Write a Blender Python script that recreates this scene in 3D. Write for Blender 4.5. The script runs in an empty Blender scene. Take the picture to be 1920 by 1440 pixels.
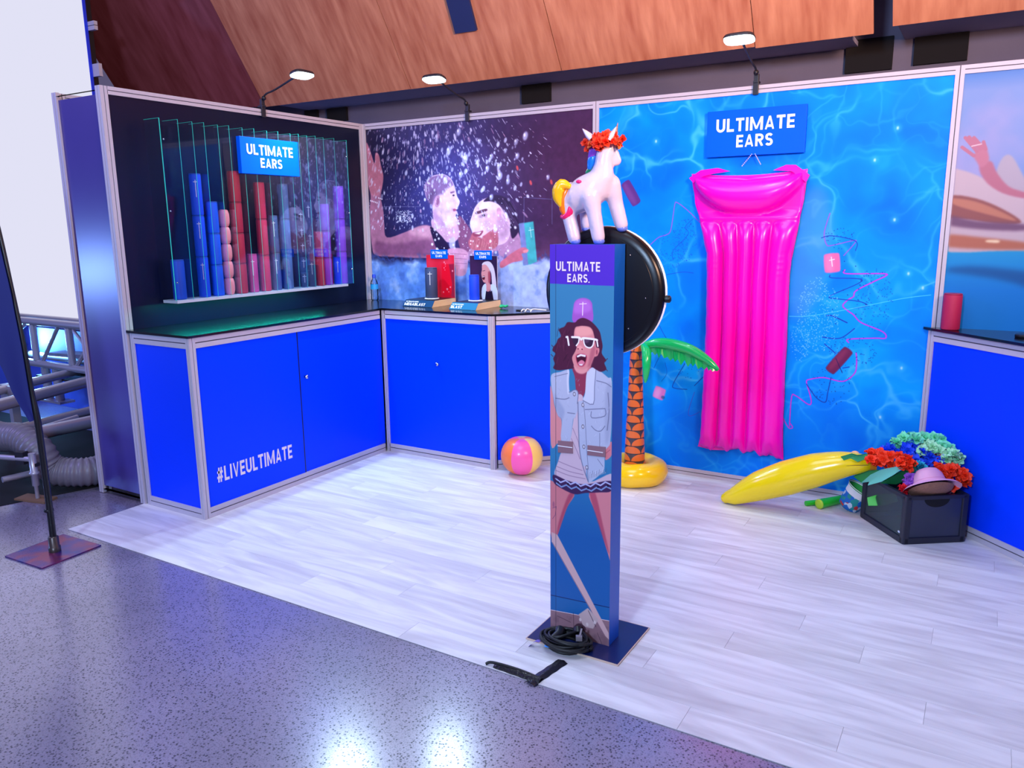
import bpy, bmesh, math, random
import numpy as np
from mathutils import Vector, Matrix, Euler
random.seed(7)
PI = math.pi
C = bpy.context.scene.collection
sc = bpy.context.scene

# ------------------------------------------------------------------ camera
F, PITCH, ROLL, YAW = 1471.49, 0.2006, -0.0116, 0.5448
EYE = np.array([4.4148, -5.022, 1.6989])
_cy, _sy = math.cos(YAW), math.sin(YAW)
FW = np.array([-_sy*math.cos(PITCH), _cy*math.cos(PITCH), -math.sin(PITCH)])
_r = np.array([_cy, _sy, 0.0]); _u = np.cross(_r, FW)
RT = math.cos(ROLL)*_r + math.sin(ROLL)*_u
UP = -math.sin(ROLL)*_r + math.cos(ROLL)*_u
cam = bpy.data.cameras.new('camera'); camo = bpy.data.objects.new('camera', cam); C.objects.link(camo)
cam.sensor_fit = 'HORIZONTAL'; cam.sensor_width = 36.0; cam.lens = F/1920*36
cam.clip_start = 0.05; cam.clip_end = 100
M = Matrix(((RT[0], UP[0], -FW[0], EYE[0]), (RT[1], UP[1], -FW[1], EYE[1]), (RT[2], UP[2], -FW[2], EYE[2]), (0, 0, 0, 1)))
camo.matrix_world = M
sc.camera = camo
# ------------------------------------------------------------------ world, exposure, lights
sc.view_settings.view_transform = 'Standard'; sc.view_settings.look = 'None'
sc.view_settings.exposure = 0.0; sc.view_settings.gamma = 1.0; sc.view_settings.use_curve_mapping = False
w = bpy.data.worlds.new('hall'); sc.world = w; w.use_nodes = True
w.node_tree.nodes['Background'].inputs[0].default_value = (0.50, 0.44, 0.85, 1)
w.node_tree.nodes['Background'].inputs[1].default_value = 0.20
sc.cycles.max_bounces = 8; sc.cycles.diffuse_bounces = 3; sc.cycles.transparent_max_bounces = 48
sc.cycles.sample_clamp_indirect = 4.0; sc.cycles.caustics_reflective = False; sc.cycles.caustics_refractive = False

def area(name, loc, target, size, power, color, size_y=None, spread=None):
    l = bpy.data.lights.new(name, 'AREA'); l.energy = power; l.color = color; l.size = size
    if size_y: l.shape = 'RECTANGLE'; l.size_y = size_y
    if spread: l.spread = spread
    o = bpy.data.objects.new(name, l); C.objects.link(o); o.location = loc
    o.rotation_euler = (Vector(target)-Vector(loc)).to_track_quat('-Z', 'Y').to_euler()
    return o
area('hall_lamp_overhead', (3.4, -5.6, 5.2), (3.0, -3.0, 0), 3.0, 32, (1.0, 0.66, 0.74))
area('added_cool_fill', (2.6, -3.4, 5.6), (2.6, -1.6, 0), 2.2, 92, (0.58, 0.78, 1.0))  # unseen overhead fill, added to light the vinyl floor
area('hall_lamp_warm', (5.8, -3.6, 2.9), (2.2, -0.2, 3.6), 0.7, 112, (1.0, 0.60, 0.42), spread=1.7)
area('stage_lamp_blue', (-4.9, -5.0, 1.2), (-0.2, -2.3, 1.1), 0.36, 62, (0.22, 0.40, 1.0))
area('stage_uplight_cyan', (-3.6, -1.0, 0.66), (-2.2, -1.1, 0.5), 0.2, 22, (0.16, 0.50, 1.0))
area('stage_wash_violet', (-2.6, -4.6, 4.0), (1.0, -4.2, 0), 1.4, 110, (0.42, 0.36, 1.0))
area('booth_light_beyond_frame', (5.35, -0.42, 2.69), (5.2, -0.8, 0.8), 0.22, 18, (0.66, 0.82, 1.0), 0.1)
area('added_front_fill', (3.6, -7.8, 3.2), (2.9, -0.8, 0.8), 0.6, 240, (0.48, 0.68, 1.0))  # unseen frontal fill, added to brighten the cabinet and wall fronts

# ------------------------------------------------------------------ geometry helpers
def ray(px, py):
    return FW + RT*(px-960)/F - UP*(py-720)/F
def on(px, py, ax, val):
    d = ray(px, py); i = 'xyz'.index(ax); return EYE + d*((val-EYE[i])/d[i])
def onpl(px, py, P, n):
    d = ray(px, py); n = np.array(n, float); return EYE + d*(((np.array(P, float)-EYE)@n)/(d@n))
def V3(*a): return np.array(a, float)
def nrm(v): v = np.array(v, float); return v/max(1e-9, np.linalg.norm(v))
def catmull(pts, n=6, closed=False):
    P = [np.array(p, float) for p in pts]; out = []; N = len(P)
    rng = range(N) if closed else range(N-1)
    for i in rng:
        if closed: a, b, c, d = P[i-1], P[i], P[(i+1) % N], P[(i+2) % N]
        else: a, b, c, d = P[max(i-1, 0)], P[i], P[i+1], P[min(i+2, N-1)]
        for k in range(n):
            t = k/n
            out.append(0.5*((2*b)+(c-a)*t+(2*a-5*b+4*c-d)*t*t+(3*b-a-3*c+d)*t**3))
    if not closed: out.append(P[-1])
    return out

class MB:
    def __init__(s): s.v = []; s.f = []; s.sm = []; s.uv = []; s.mi = []
    def add(s, vs, fs, smooth=False, uvs=None, mi=0):
        b = len(s.v); s.v += [tuple(float(c) for c in p) for p in vs]
        for k, f in enumerate(fs):
            s.f.append(tuple(b+i for i in f)); s.sm.append(smooth); s.mi.append(mi)
            s.uv.append(None if uvs is None else [uvs[i] for i in f])
        return s
    def box(s, lo, hi, mi=0):
        x0, y0, z0 = lo; x1, y1, z1 = hi
        return s.obox(lo, (x1-x0, 0, 0), (0, y1-y0, 0), (0, 0, z1-z0), mi)
    def obox(s, o, a, b, c, mi=0):
        o, a, b, c = map(lambda q: np.array(q, float), (o, a, b, c))
        vs = [o, o+a, o+a+b, o+b, o+c, o+a+c, o+a+b+c, o+b+c]
        fs = [(0, 3, 2, 1), (4, 5, 6, 7), (0, 1, 5, 4), (1, 2, 6, 5), (2, 3, 7, 6), (3, 0, 4, 7)]
        if np.dot(np.cross(a, b), c) < 0: fs = [f[::-1] for f in fs]
        return s.add(vs, fs, False, None, mi)
    def tube(s, pts, r, n=10, caps=True, closed=False, sq=None, up=None, mi=0, uv=False, rnd=0):
        P = [np.array(p, float) for p in pts]; N = len(P)
        R = [r]*N if not hasattr(r, '__len__') else list(r)
        if rnd and not closed:   # hemispherical ends
            def cap(p, d, rr, rev):
                a = []
                for k in range(1, rnd+1):
                    t = PI/2*k/rnd
                    a.append((p+d*rr*math.sin(t), max(1e-4, rr*math.cos(t))))
                return a[::-1] if rev else a
            A = cap(P[0], nrm(P[0]-P[1]), R[0], True); B = cap(P[-1], nrm(P[-1]-P[-2]), R[-1], False)
            P = [a[0] for a in A]+P+[b[0] for b in B]; R = [a[1] for a in A]+R+[b[1] for b in B]; N = len(P)
        T = []
        for i in range(N):
            a = P[(i-1) % N] if (closed or i > 0) else P[i]; b = P[(i+1) % N] if (closed or i < N-1) else P[i]
            T.append(nrm(b-a))
        ref = np.array(up, float) if up is not None else (V3(0, 0, 1) if abs(T[0][2]) < .9 else V3(1, 0, 0))
        x = nrm(np.cross(T[0], ref)); vs = []; uvs = []
        for i in range(N):
            if up is not None: x = nrm(np.cross(T[i], ref))
            else: x = nrm(x-T[i]*np.dot(x, T[i]))
            y = np.cross(T[i], x)
            rx = ry = R[i]
            if sq: rx, ry = R[i]*sq[0], R[i]*sq[1]
            for k in range(n):
                a = 2*PI*k/n
                vs.append(P[i]+x*rx*math.cos(a)+y*ry*math.sin(a)); uvs.append((k/n, i/(N-1)))
        fs = []
        for i in range(N if closed else N-1):
            j = (i+1) % N
            for k in range(n):
                l = (k+1) % n; fs.append((i*n+k, i*n+l, j*n+l, j*n+k))
        b0 = len(s.f)
        s.add(vs, fs, True, uvs if uv else None, mi)
        if uv:
            for q in range(b0, len(s.f)):
                us = s.uv[q]
                if max(u for u, _ in us)-min(u for u, _ in us) > .5: s.uv[q] = [((u+1 if u < .5 else u), v) for u, v in us]
        if caps and not closed:
            s.add(vs[:n], [tuple(range(n-1, -1, -1))], rnd > 0, None, mi); s.add(vs[-n:], [tuple(range(n))], rnd > 0, None, mi)
        return s
    def cyl(s, a, b, r, n=12, mi=0): return s.tube([a, b], r, n, mi=mi)
    def lathe(s, prof, c=(0, 0, 0), n=20, axis=(0, 0, 1), xref=None, mi=0, uv=False, caps=True, smooth=True):
        ax = nrm(axis); x = nrm(np.cross(ax, V3(0, 1, 0) if abs(ax[1]) < .9 else V3(1, 0, 0))) if xref is None else nrm(xref)
        y = np.cross(ax, x); c = np.array(c, float); vs = []; uvs = []; m = len(prof)
        for i, (r, z) in enumerate(prof):
            for k in range(n+1):
                a = 2*PI*k/n; vs.append(c+ax*z+(x*math.cos(a)+y*math.sin(a))*r); uvs.append((k/n, i/(m-1)))
        fs = []
        for i in range(m-1):
            for k in range(n): fs.append((i*(n+1)+k, i*(n+1)+k+1, (i+1)*(n+1)+k+1, (i+1)*(n+1)+k))
        s.add(vs, fs, smooth, uvs if uv else None, mi)
        if caps:
            if prof[0][0] > 1e-4: s.add(vs[:n], [tuple(range(n-1, -1, -1))], False, None, mi)
            if prof[-1][0] > 1e-4: s.add(vs[-n-1:-1], [tuple(range(n))], False, None, mi)
        return s
    def ell(s, c, r, nu=12, nv=8, rot=None, mi=0):
        vs = []; fs = []; R = rot if rot is not None else np.eye(3)
        for i in range(nv+1):
            t = PI*i/nv
            for k in range(nu):
                a = 2*PI*k/nu
                vs.append(np.array(c, float)+R@np.array([r[0]*math.sin(t)*math.cos(a), r[1]*math.sin(t)*math.sin(a), -r[2]*math.cos(t)]))
        for i in range(nv):
            for k in range(nu):
                l = (k+1) % nu; fs.append((i*nu+k, i*nu+l, (i+1)*nu+l, (i+1)*nu+k))
        return s.add(vs, fs, True, None, mi)
    def prism(s, pts, ext, mi=0, uvs=None):
        P = [np.array(p, float) for p in pts]; e = np.array(ext, float); n = len(P)
        nn = np.zeros(3)
        for i in range(n): nn += np.cross(P[i], P[(i+1) % n])
        if np.dot(nn, e) < 0: P = P[::-1]; uvs = uvs[::-1] if uvs else None
        s.add(P, [tuple(range(n-1, -1, -1))], False, uvs, mi); s.add([p+e for p in P], [tuple(range(n))], False, uvs, mi)
        vs = P+[p+e for p in P]
        return s.add(vs, [(i, (i+1) % n, n+(i+1) % n, n+i) for i in range(n)], False, None, mi)
    def grid(s, nu, nv, fn, smooth=True, uv=False, mi=0, flip=False):
        vs = []; uvs = []
        for j in range(nv+1):
            for i in range(nu+1):
                vs.append(fn(i/nu, j/nv)); uvs.append((i/nu, j/nv))
        fs = []
        for j in range(nv):
            for i in range(nu):
                f = (j*(nu+1)+i, j*(nu+1)+i+1, (j+1)*(nu+1)+i+1, (j+1)*(nu+1)+i)
                fs.append(f[::-1] if flip else f)
        return s.add(vs, fs, smooth, uvs if uv else None, mi)
    def quad(s, a, b, c, d, uv=True, mi=0):   # a lower-left, b lower-right, c upper-right, d upper-left seen from the front
        return s.add([a, b, c, d], [(0, 1, 2, 3)], False, [(0, 0), (1, 0), (1, 1), (0, 1)] if uv else None, mi)
    def mesh(s, name, mats, off=(0, 0, 0)):
        me = bpy.data.meshes.new(name); o = np.array(off, float)
        vs = np.array(s.v)-o if len(s.v) else []
        me.from_pydata([tuple(p) for p in vs], [], s.f)
        me.polygons.foreach_set('use_smooth', s.sm); me.polygons.foreach_set('material_index', s.mi)
        if any(u is not None for u in s.uv):
            ul = me.uv_layers.new(name='UVMap'); flat = []
            for f, u in zip(s.f, s.uv):
                for k in range(len(f)): flat += list(u[k]) if u is not None else [0, 0]
            ul.data.foreach_set('uv', flat)
        for m in (mats if isinstance(mats, (list, tuple)) else [mats]): me.materials.append(m)
        me.update(); return me

def wloc(o):
    p = np.zeros(3)
    while o is not None: p += np.array(o.location); o = o.parent
    return p
def part(name, mb, mat, parent=None, label=None, kind=None, bevel=0):
    off = wloc(parent) if parent is not None else (0, 0, 0)
    me = mb if isinstance(mb, bpy.types.Mesh) else mb.mesh(name, mat, off)
    o = bpy.data.objects.new(name, me); C.objects.link(o)
    if parent is not None: o.parent = parent
    if label: o['label'] = label
    if kind: o['kind'] = kind
    if bevel:
        m = o.modifiers.new('bevel', 'BEVEL'); m.width = bevel; m.segments = 2; m.limit_method = 'ANGLE'; m.angle_limit = 0.6
    return o
def thing(name, label, cat, loc=(0, 0, 0), group=None):
    o = bpy.data.objects.new(name, None); C.objects.link(o); o.location = tuple(float(a) for a in loc); o.empty_display_size = .05
    o['label'] = label; o['category'] = cat
    if group: o['group'] = group
    return o
def struct(name, loc=(0, 0, 0)):
    o = bpy.data.objects.new(name, None); C.objects.link(o); o.location = loc; o['kind'] = 'structure'; return o
def dup(root, loc, label, group=None):
    r = root.copy(); C.objects.link(r); r.location = tuple(float(a) for a in loc); r['label'] = label
    if group: r['group'] = group
    for ch in list(root.children):
        c = ch.copy(); C.objects.link(c); c.parent = r
        for g in list(ch.children):
            d = g.copy(); C.objects.link(d); d.parent = c
    return r

# ------------------------------------------------------------------ materials
def srgb(c):
    out = []
    for v in c:
        v = v/255.0
        out.append(v/12.92 if v <= .04045 else ((v+.055)/1.055)**2.4)
    return tuple(out)
def mat(name, col, rough=.5, metal=0, spec=.5, coat=0, noise=0, nscale=8, emit=None, es=1, bump=0, bscale=40, trans=0, alpha=1, lin=False, sss=0):
    m = bpy.data.materials.new(name); m.use_nodes = True; nt = m.node_tree; b = nt.nodes['Principled BSDF']
    c = tuple(col) if lin else srgb(col)
    b.inputs['Base Color'].default_value = (*c, 1); b.inputs['Roughness'].default_value = rough; b.inputs['Metallic'].default_value = metal
    b.inputs['Specular IOR Level'].default_value = spec; b.inputs['Coat Weight'].default_value = coat; b.inputs['Coat Roughness'].default_value = .08
    b.inputs['Transmission Weight'].default_value = trans; b.inputs['Alpha'].default_value = alpha
    if sss: b.inputs['Subsurface Weight'].default_value = sss; b.inputs['Subsurface Radius'].default_value = (.05, .03, .03); b.inputs['Subsurface Scale'].default_value = .3
    if emit is not None:
        b.inputs['Emission Color'].default_value = (*emit, 1); b.inputs['Emission Strength'].default_value = es
    tc = nt.nodes.new('ShaderNodeTexCoord')
    n = nt.nodes.new('ShaderNodeTexNoise'); n.inputs['Scale'].default_value = nscale; n.inputs['Detail'].default_value = 4
    nt.links.new(tc.outputs['Object'], n.inputs['Vector'])
    r = nt.nodes.new('ShaderNodeMixRGB'); r.blend_type = 'MULTIPLY'; r.inputs[0].default_value = max(noise, .03)
    r.inputs[1].default_value = (*c, 1); nt.links.new(n.outputs['Fac'], r.inputs[2])
    g = nt.nodes.new('ShaderNodeMixRGB'); g.blend_type = 'ADD'; g.inputs[0].default_value = max(noise, .03)*.5
    nt.links.new(r.outputs[0], g.inputs[1]); g.inputs[2].default_value = (*c, 1)
    nt.links.new(g.outputs[0], b.inputs['Base Color'])
    if bump:
        n2 = nt.nodes.new('ShaderNodeTexNoise'); n2.inputs['Scale'].default_value = bscale; n2.inputs['Detail'].default_value = 3
        nt.links.new(tc.outputs['Object'], n2.inputs['Vector'])
        bp = nt.nodes.new('ShaderNodeBump'); bp.inputs['Strength'].default_value = bump; bp.inputs['Distance'].default_value = .01
        nt.links.new(n2.outputs['Fac'], bp.inputs['Height']); nt.links.new(bp.outputs[0], b.inputs['Normal'])
    return m
def clear(name, tint=(1, 1, 1), refl=.5, rough=.03, gl=(1, 1, 1)):
    m = bpy.data.materials.new(name); m.use_nodes = True; nt = m.node_tree; nt.nodes.remove(nt.nodes['Principled BSDF'])
    out = nt.nodes['Material Output']; t = nt.nodes.new('ShaderNodeBsdfTransparent'); t.inputs[0].default_value = (*tint, 1)
    g = nt.nodes.new('ShaderNodeBsdfGlossy'); g.inputs[0].default_value = (*gl, 1); g.inputs['Roughness'].default_value = rough
    fr = nt.nodes.new('ShaderNodeFresnel'); fr.inputs[0].default_value = 1.45
    mu = nt.nodes.new('ShaderNodeMath'); mu.operation = 'MULTIPLY'; mu.inputs[1].default_value = refl; nt.links.new(fr.outputs[0], mu.inputs[0])
    mx = nt.nodes.new('ShaderNodeMixShader'); nt.links.new(mu.outputs[0], mx.inputs[0]); nt.links.new(t.outputs[0], mx.inputs[1]); nt.links.new(g.outputs[0], mx.inputs[2])
    nt.links.new(mx.outputs[0], out.inputs[0]); return m

# ------------------------------------------------------------------ painted prints (numpy)
class Canvas:
    def __init__(s, W, H, col):
        s.W, s.H = W, H; s.a = np.zeros((H, W, 3)); s.a[:] = np.array(col, float)
    def _blend(s, x0, y0, m, col, alpha):
        h, w_ = m.shape; m = (m*alpha)[..., None]; r = s.a[y0:y0+h, x0:x0+w_]; r[:] = r*(1-m)+np.array(col, float)*m
    def poly(s, pts, col, alpha=1, soft=0, smooth=0):
        P = np.array(catmull(pts, smooth, True) if smooth else pts, float)
        pad = int(soft*2)+2
        x0 = max(0, int(P[:, 0].min())-pad); x1 = min(s.W, int(P[:, 0].max())+pad+1); y0 = max(0, int(P[:, 1].min())-pad); y1 = min(s.H, int(P[:, 1].max())+pad+1)
        if x1 <= x0 or y1 <= y0: return s
        acc = np.zeros((y1-y0, x1-x0))
        for ox in (.25, .75):
            for oy in (.25, .75):
                X, Y = np.meshgrid(np.arange(x0, x1)+ox, np.arange(y0, y1)+oy); ins = np.zeros(X.shape, bool)
                for i in range(len(P)):
                    ax, ay = P[i-1]; bx, by = P[i]
                    if ay == by: continue
                    ins ^= ((ay > Y) != (by > Y)) & (X < (bx-ax)*(Y-ay)/(by-ay)+ax)
                acc += ins*.25
        if soft: acc = blur(acc, soft)
        s._blend(x0, y0, acc, col, alpha); return s
    def line(s, pts, wid, col, alpha=1, smooth=0):
        P = catmull(pts, smooth) if smooth else [np.array(p, float) for p in pts]
        Q = np.array(P); pad = wid+2
        x0 = max(0, int(Q[:, 0].min()-pad)); x1 = min(s.W, int(Q[:, 0].max()+pad)+1); y0 = max(0, int(Q[:, 1].min()-pad)); y1 = min(s.H, int(Q[:, 1].max()+pad)+1)
        if x1 <= x0 or y1 <= y0: return s
        X, Y = np.meshgrid(np.arange(x0, x1)+.5, np.arange(y0, y1)+.5); d = np.full(X.shape, 1e9)
        for a, b in zip(P[:-1], P[1:]):
            e = b-a; L = max(e@e, 1e-9); t = np.clip(((X-a[0])*e[0]+(Y-a[1])*e[1])/L, 0, 1)
            d = np.minimum(d, np.hypot(X-a[0]-t*e[0], Y-a[1]-t*e[1]))
        s._blend(x0, y0, np.clip(wid/2-d+.5, 0, 1), col, alpha); return s
    def ell(s, c, rx, ry, col, rot=0, alpha=1, soft=0):
        t = np.linspace(0, 2*PI, 25)[:-1]; ca, sa = math.cos(rot), math.sin(rot)
        return s.poly([(c[0]+rx*math.cos(a)*ca-ry*math.sin(a)*sa, c[1]+rx*math.cos(a)*sa+ry*math.sin(a)*ca) for a in t], col, alpha, soft)
    def glow(s, c, rx, ry, col, alpha=1, p=1.0):
        Y, X = np.mgrid[0:s.H, 0:s.W]; d = ((X-c[0])/rx)**2+((Y-c[1])/ry)**2
        s._blend(0, 0, np.exp(-d*p), col, alpha); return s
    def mask(s, m, col, alpha=1): s._blend(0, 0, m, col, alpha); return s
    def material(s, name, rough=.4, spec=.4, coat=0):
        im = bpy.data.images.new(name, s.W, s.H, alpha=False)
        px = np.ones((s.H, s.W, 4), np.float32); px[..., :3] = np.clip(s.a[::-1]/255.0, 0, 1)
        im.pixels.foreach_set(px.ravel()); im.update(); im.pack()
        m = bpy.data.materials.new(name); m.use_nodes = True; nt = m.node_tree; b = nt.nodes['Principled BSDF']
        b.inputs['Roughness'].default_value = rough; b.inputs['Specular IOR Level'].default_value = spec; b.inputs['Coat Weight'].default_value = coat
        t = nt.nodes.new('ShaderNodeTexImage'); t.image = im; t.extension = 'EXTEND'
        u = nt.nodes.new('ShaderNodeUVMap'); u.uv_map = 'UVMap'
        nt.links.new(u.outputs[0], t.inputs[0]); nt.links.new(t.outputs[0], b.inputs['Base Color']); return m
def blur(a, r):
    r = max(1, int(round(r)))
    for _ in range(2):
        for ax in (0, 1):
            p = [(0, 0), (0, 0)]; p[ax] = (r+1, r); c = np.cumsum(np.pad(a, p, mode='constant'), axis=ax)
            n = a.shape[ax]; sl = [slice(None)]*2; s2 = [slice(None)]*2; sl[ax] = slice(2*r+1, 2*r+1+n); s2[ax] = slice(0, n)
            a = (c[tuple(sl)]-c[tuple(s2)])/(2*r+1)
    return a
def vnoise(W, H, cell, seed, octs=3):
    rg = np.random.RandomState(seed); out = np.zeros((H, W)); amp = 1; tot = 0
    for o in range(octs):
        c = max(2.0, cell/2**o); g = rg.rand(int(H/c)+3, int(W/c)+3); Y, X = np.mgrid[0:H, 0:W]/c
        xi, yi = X.astype(int), Y.astype(int); fx, fy = X-xi, Y-yi; fx = fx*fx*(3-2*fx); fy = fy*fy*(3-2*fy)
        out += amp*((g[yi, xi]*(1-fx)+g[yi, xi+1]*fx)*(1-fy)+(g[yi+1, xi]*(1-fx)+g[yi+1, xi+1]*fx)*fy); tot += amp; amp *= .5
    return out/tot
def worley(W, H, cell, seed, wx=None, wy=None):
    rg = np.random.RandomState(seed); Y, X = np.mgrid[0:H, 0:W].astype(float)
    if wx is not None: X = X+wx; Y = Y+wy
    X = X/cell+2; Y = Y/cell+2; gw, gh = int(W/cell)+8, int(H/cell)+8; J = rg.rand(gh, gw, 2)
    f1 = np.full(X.shape, 9.); f2 = f1.copy(); xi, yi = np.floor(X).astype(int), np.floor(Y).astype(int)
    for dy in (-1, 0, 1):
        for dx in (-1, 0, 1):
            cx, cy = np.clip(xi+dx, 0, gw-1), np.clip(yi+dy, 0, gh-1); j = J[cy, cx]
            d = np.hypot(cx+j[..., 0]-X, cy+j[..., 1]-Y); f2 = np.where(d < f1, f1, np.minimum(f2, d)); f1 = np.minimum(f1, d)
    return f1, f2
ST_ = .19
def _arc(cx, cy, rx, ry, a0, a1, n=10): return [(cx+rx*math.cos(math.radians(a0+(a1-a0)*i/n)), cy+ry*math.sin(math.radians(a0+(a1-a0)*i/n))) for i in range(n+1)]
h_ = ST_/2
GLY = {'U': (.70, [[(h_, 1), (h_, .34)]+_arc(.35, .34, .35-h_, .34-h_, 180, 360)+[(.70-h_, 1)]]), 'L': (.56, [[(h_, 1), (h_, 0)], [(ST_, h_), (.56, h_)]]), 'T': (.64, [[(0, 1-h_), (.64, 1-h_)], [(.32, 1-ST_), (.32, 0)]]),
       'I': (.19, [[(h_, 1), (h_, 0)]]), 'M': (.98, [[(h_, 0), (h_, 1)], [(.98-h_, 0), (.98-h_, 1)], [(.12, .99), (.49, .10)], [(.86, .99), (.49, .10)]]), 'A': (.74, [[(.09, 0), (.37, .985)], [(.65, 0), (.37, .985)], [(.20, .26), (.54, .26)]]),
       'E': (.56, [[(h_, 0), (h_, 1)], [(ST_, h_), (.56, h_)], [(ST_, .5), (.52, .5)], [(ST_, 1-h_), (.56, 1-h_)]]), 'R': (.66, [[(h_, 0), (h_, 1)], [(ST_, 1-h_), (.36, 1-h_)]+_arc(.36, .70, .21, .20, 90, -90)+[(ST_, .50)], [(.34, .45), (.57, 0)]]),
       'S': (.62, [_arc(.32, .735, .215, .17, 25, 180, 9)+_arc(.30, .70, .195, .19, 180, 255, 5)+_arc(.30, .30, .225, .205, 75, 0, 5)+_arc(.31, .265, .215, .17, 0, -155, 9)]),
       'V': (.70, [[(.09, 1), (.35, .015)], [(.61, 1), (.35, .015)]]), '#': (.70, [[(.16, 0), (.28, 1)], [(.42, 0), (.54, 1)], [(.02, .33), (.64, .33)], [(.06, .68), (.68, .68)]]),
       'G': (.74, [_arc(.38, .5, .29, .40, 40, 320, 16), [(.38, .44), (.70, .44)], [(.70-h_, .36), (.70-h_, .08)]]), 'B': (.66, [[(h_, 0), (h_, 1)], [(ST_, 1-h_), (.38, 1-h_)]+_arc(.38, .72, .17, .18, 90, -90, 8)+[(ST_, .52)], [(.38, .50)]+_arc(.38, .30, .19, .205, 90, -90, 8)+[(ST_, h_)]]),
       '.': (.16, [[(.08, 0), (.08, .14)]]), ' ': (.24, [])}
def lettering(name, s, o, X, Y, width, height, m, parent, depth=.0012, bold=0, label=None):
    """flat cut letters drawn as strokes: o = lower left corner, X / Y unit directions, fitted to width x height"""
    o, X, Y = np.array(o, float), nrm(X), nrm(Y); N = np.cross(X, Y); gap = .135; tot = sum(GLY[c][0]+gap for c in s)-gap
    mb = MB(); x0 = 0; k = 0
    for c in s:
        for path in GLY[c][1]:
            P = [np.array(p, float) for p in path]; n = len(P); vs = []; k += 1
            for i in range(n):
                t_ = nrm(P[min(i+1, n-1)]-P[max(i-1, 0)]); nn = np.array([-t_[1], t_[0]]); w_ = ST_*(.85 if c == '#' else .72 if c in 'AVM' and abs(P[0][0]-P[-1][0]) > .1 and abs(P[0][1]-P[-1][1]) > .1 else 1)
                for sg_ in (1, -1):
                    q = P[i]+nn*(sg_*w_/2); q[1] = min(1, max(0, q[1])); vs.append(o+X*((x0+q[0])/tot*width)+Y*(q[1]*height)+N*(depth+(k % 3)*.00004))
            fs = [(2*i, 2*i+1, 2*i+3, 2*i+2) for i in range(n-1)]
            for f in fs:
                a, b_, c_ = (vs[j] for j in f[:3])
            fs = [f if np.dot(np.cross(vs[f[1]]-vs[f[0]], vs[f[2]]-vs[f[0]]), N) > 0 else f[::-1] for f in fs]
            mb.add(vs, fs)
        x0 += GLY[c][0]+gap
    return part(name, mb, m, parent, label)
# ------------------------------------------------------------------ common materials
ALU = mat('anodised aluminium profile', (190, 184, 198), rough=.45, spec=.5, noise=.08, nscale=30)
GROOVE = mat('profile groove shadow gap', (70, 66, 84), rough=.6)
BLUE = mat('royal blue laminate', (0, 62, 255), rough=.4, spec=.12, noise=.03)
BLACKPANEL = mat('black gloss laminate', (9, 16, 46), rough=.30, spec=.3, noise=.1)
NAVYPANEL = mat('dark navy gloss laminate', (66, 56, 140), rough=.28, spec=.7, noise=.1)
WORKTOP = mat('black polished worktop', (8, 11, 20), rough=.16, spec=.6)
SIGNBLUE = mat('sign blue acrylic', (0, 92, 246), rough=.42, spec=.12, noise=.03)
WHITE = mat('white vinyl lettering', (245, 246, 250), rough=.5, emit=(1, 1, 1), es=0)
LILACWHITE = mat('pale vinyl lettering', (236, 226, 232), rough=.5)
BLACKP = mat('black plastic', (16, 16, 22), rough=.38, noise=.1)
BLACKR = mat('black rubber', (12, 12, 15), rough=.5, noise=.1)
DARKMETAL = mat('dark grey steel', (30, 31, 42), rough=.45)
CHROME = mat('chrome', (200, 205, 215), rough=.15, metal=1)
L, T_END, D1, D2, HC, XE, X1, X2, HW = 2.2067, .488, .5676, .5339, 1.087, 1.5336, 2.0534, 4.1819, 2.5
ZT = HC+.014        # worktop surface

def profile(mb, a, b, wd, W, nd, D=.018, back=.022):
    """extruded stand profile from a to b: two raised ribs with a groove between (mat 0 metal, mat 1 groove)"""
    a, b, wd, nd = (np.array(q, float) for q in (a, b, wd, nd)); g = W*.1; w1 = (W-g)/2
    for s_ in (-1, 1):
        lo = a+wd*(g/2 if s_ > 0 else -W/2)-nd*back
        mb.obox(lo, b-a, wd*w1, nd*(back))
    mb.obox(a-wd*g/2-nd*back, b-a, wd*g, nd*(back-.004), 1)
def prof_part(name, a, b, wd, W, nd, parent, back=.022):
    mb = MB(); profile(mb, a, b, wd, W, nd, back=back); return part(name, mb, [ALU, GROOVE], parent)

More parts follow.
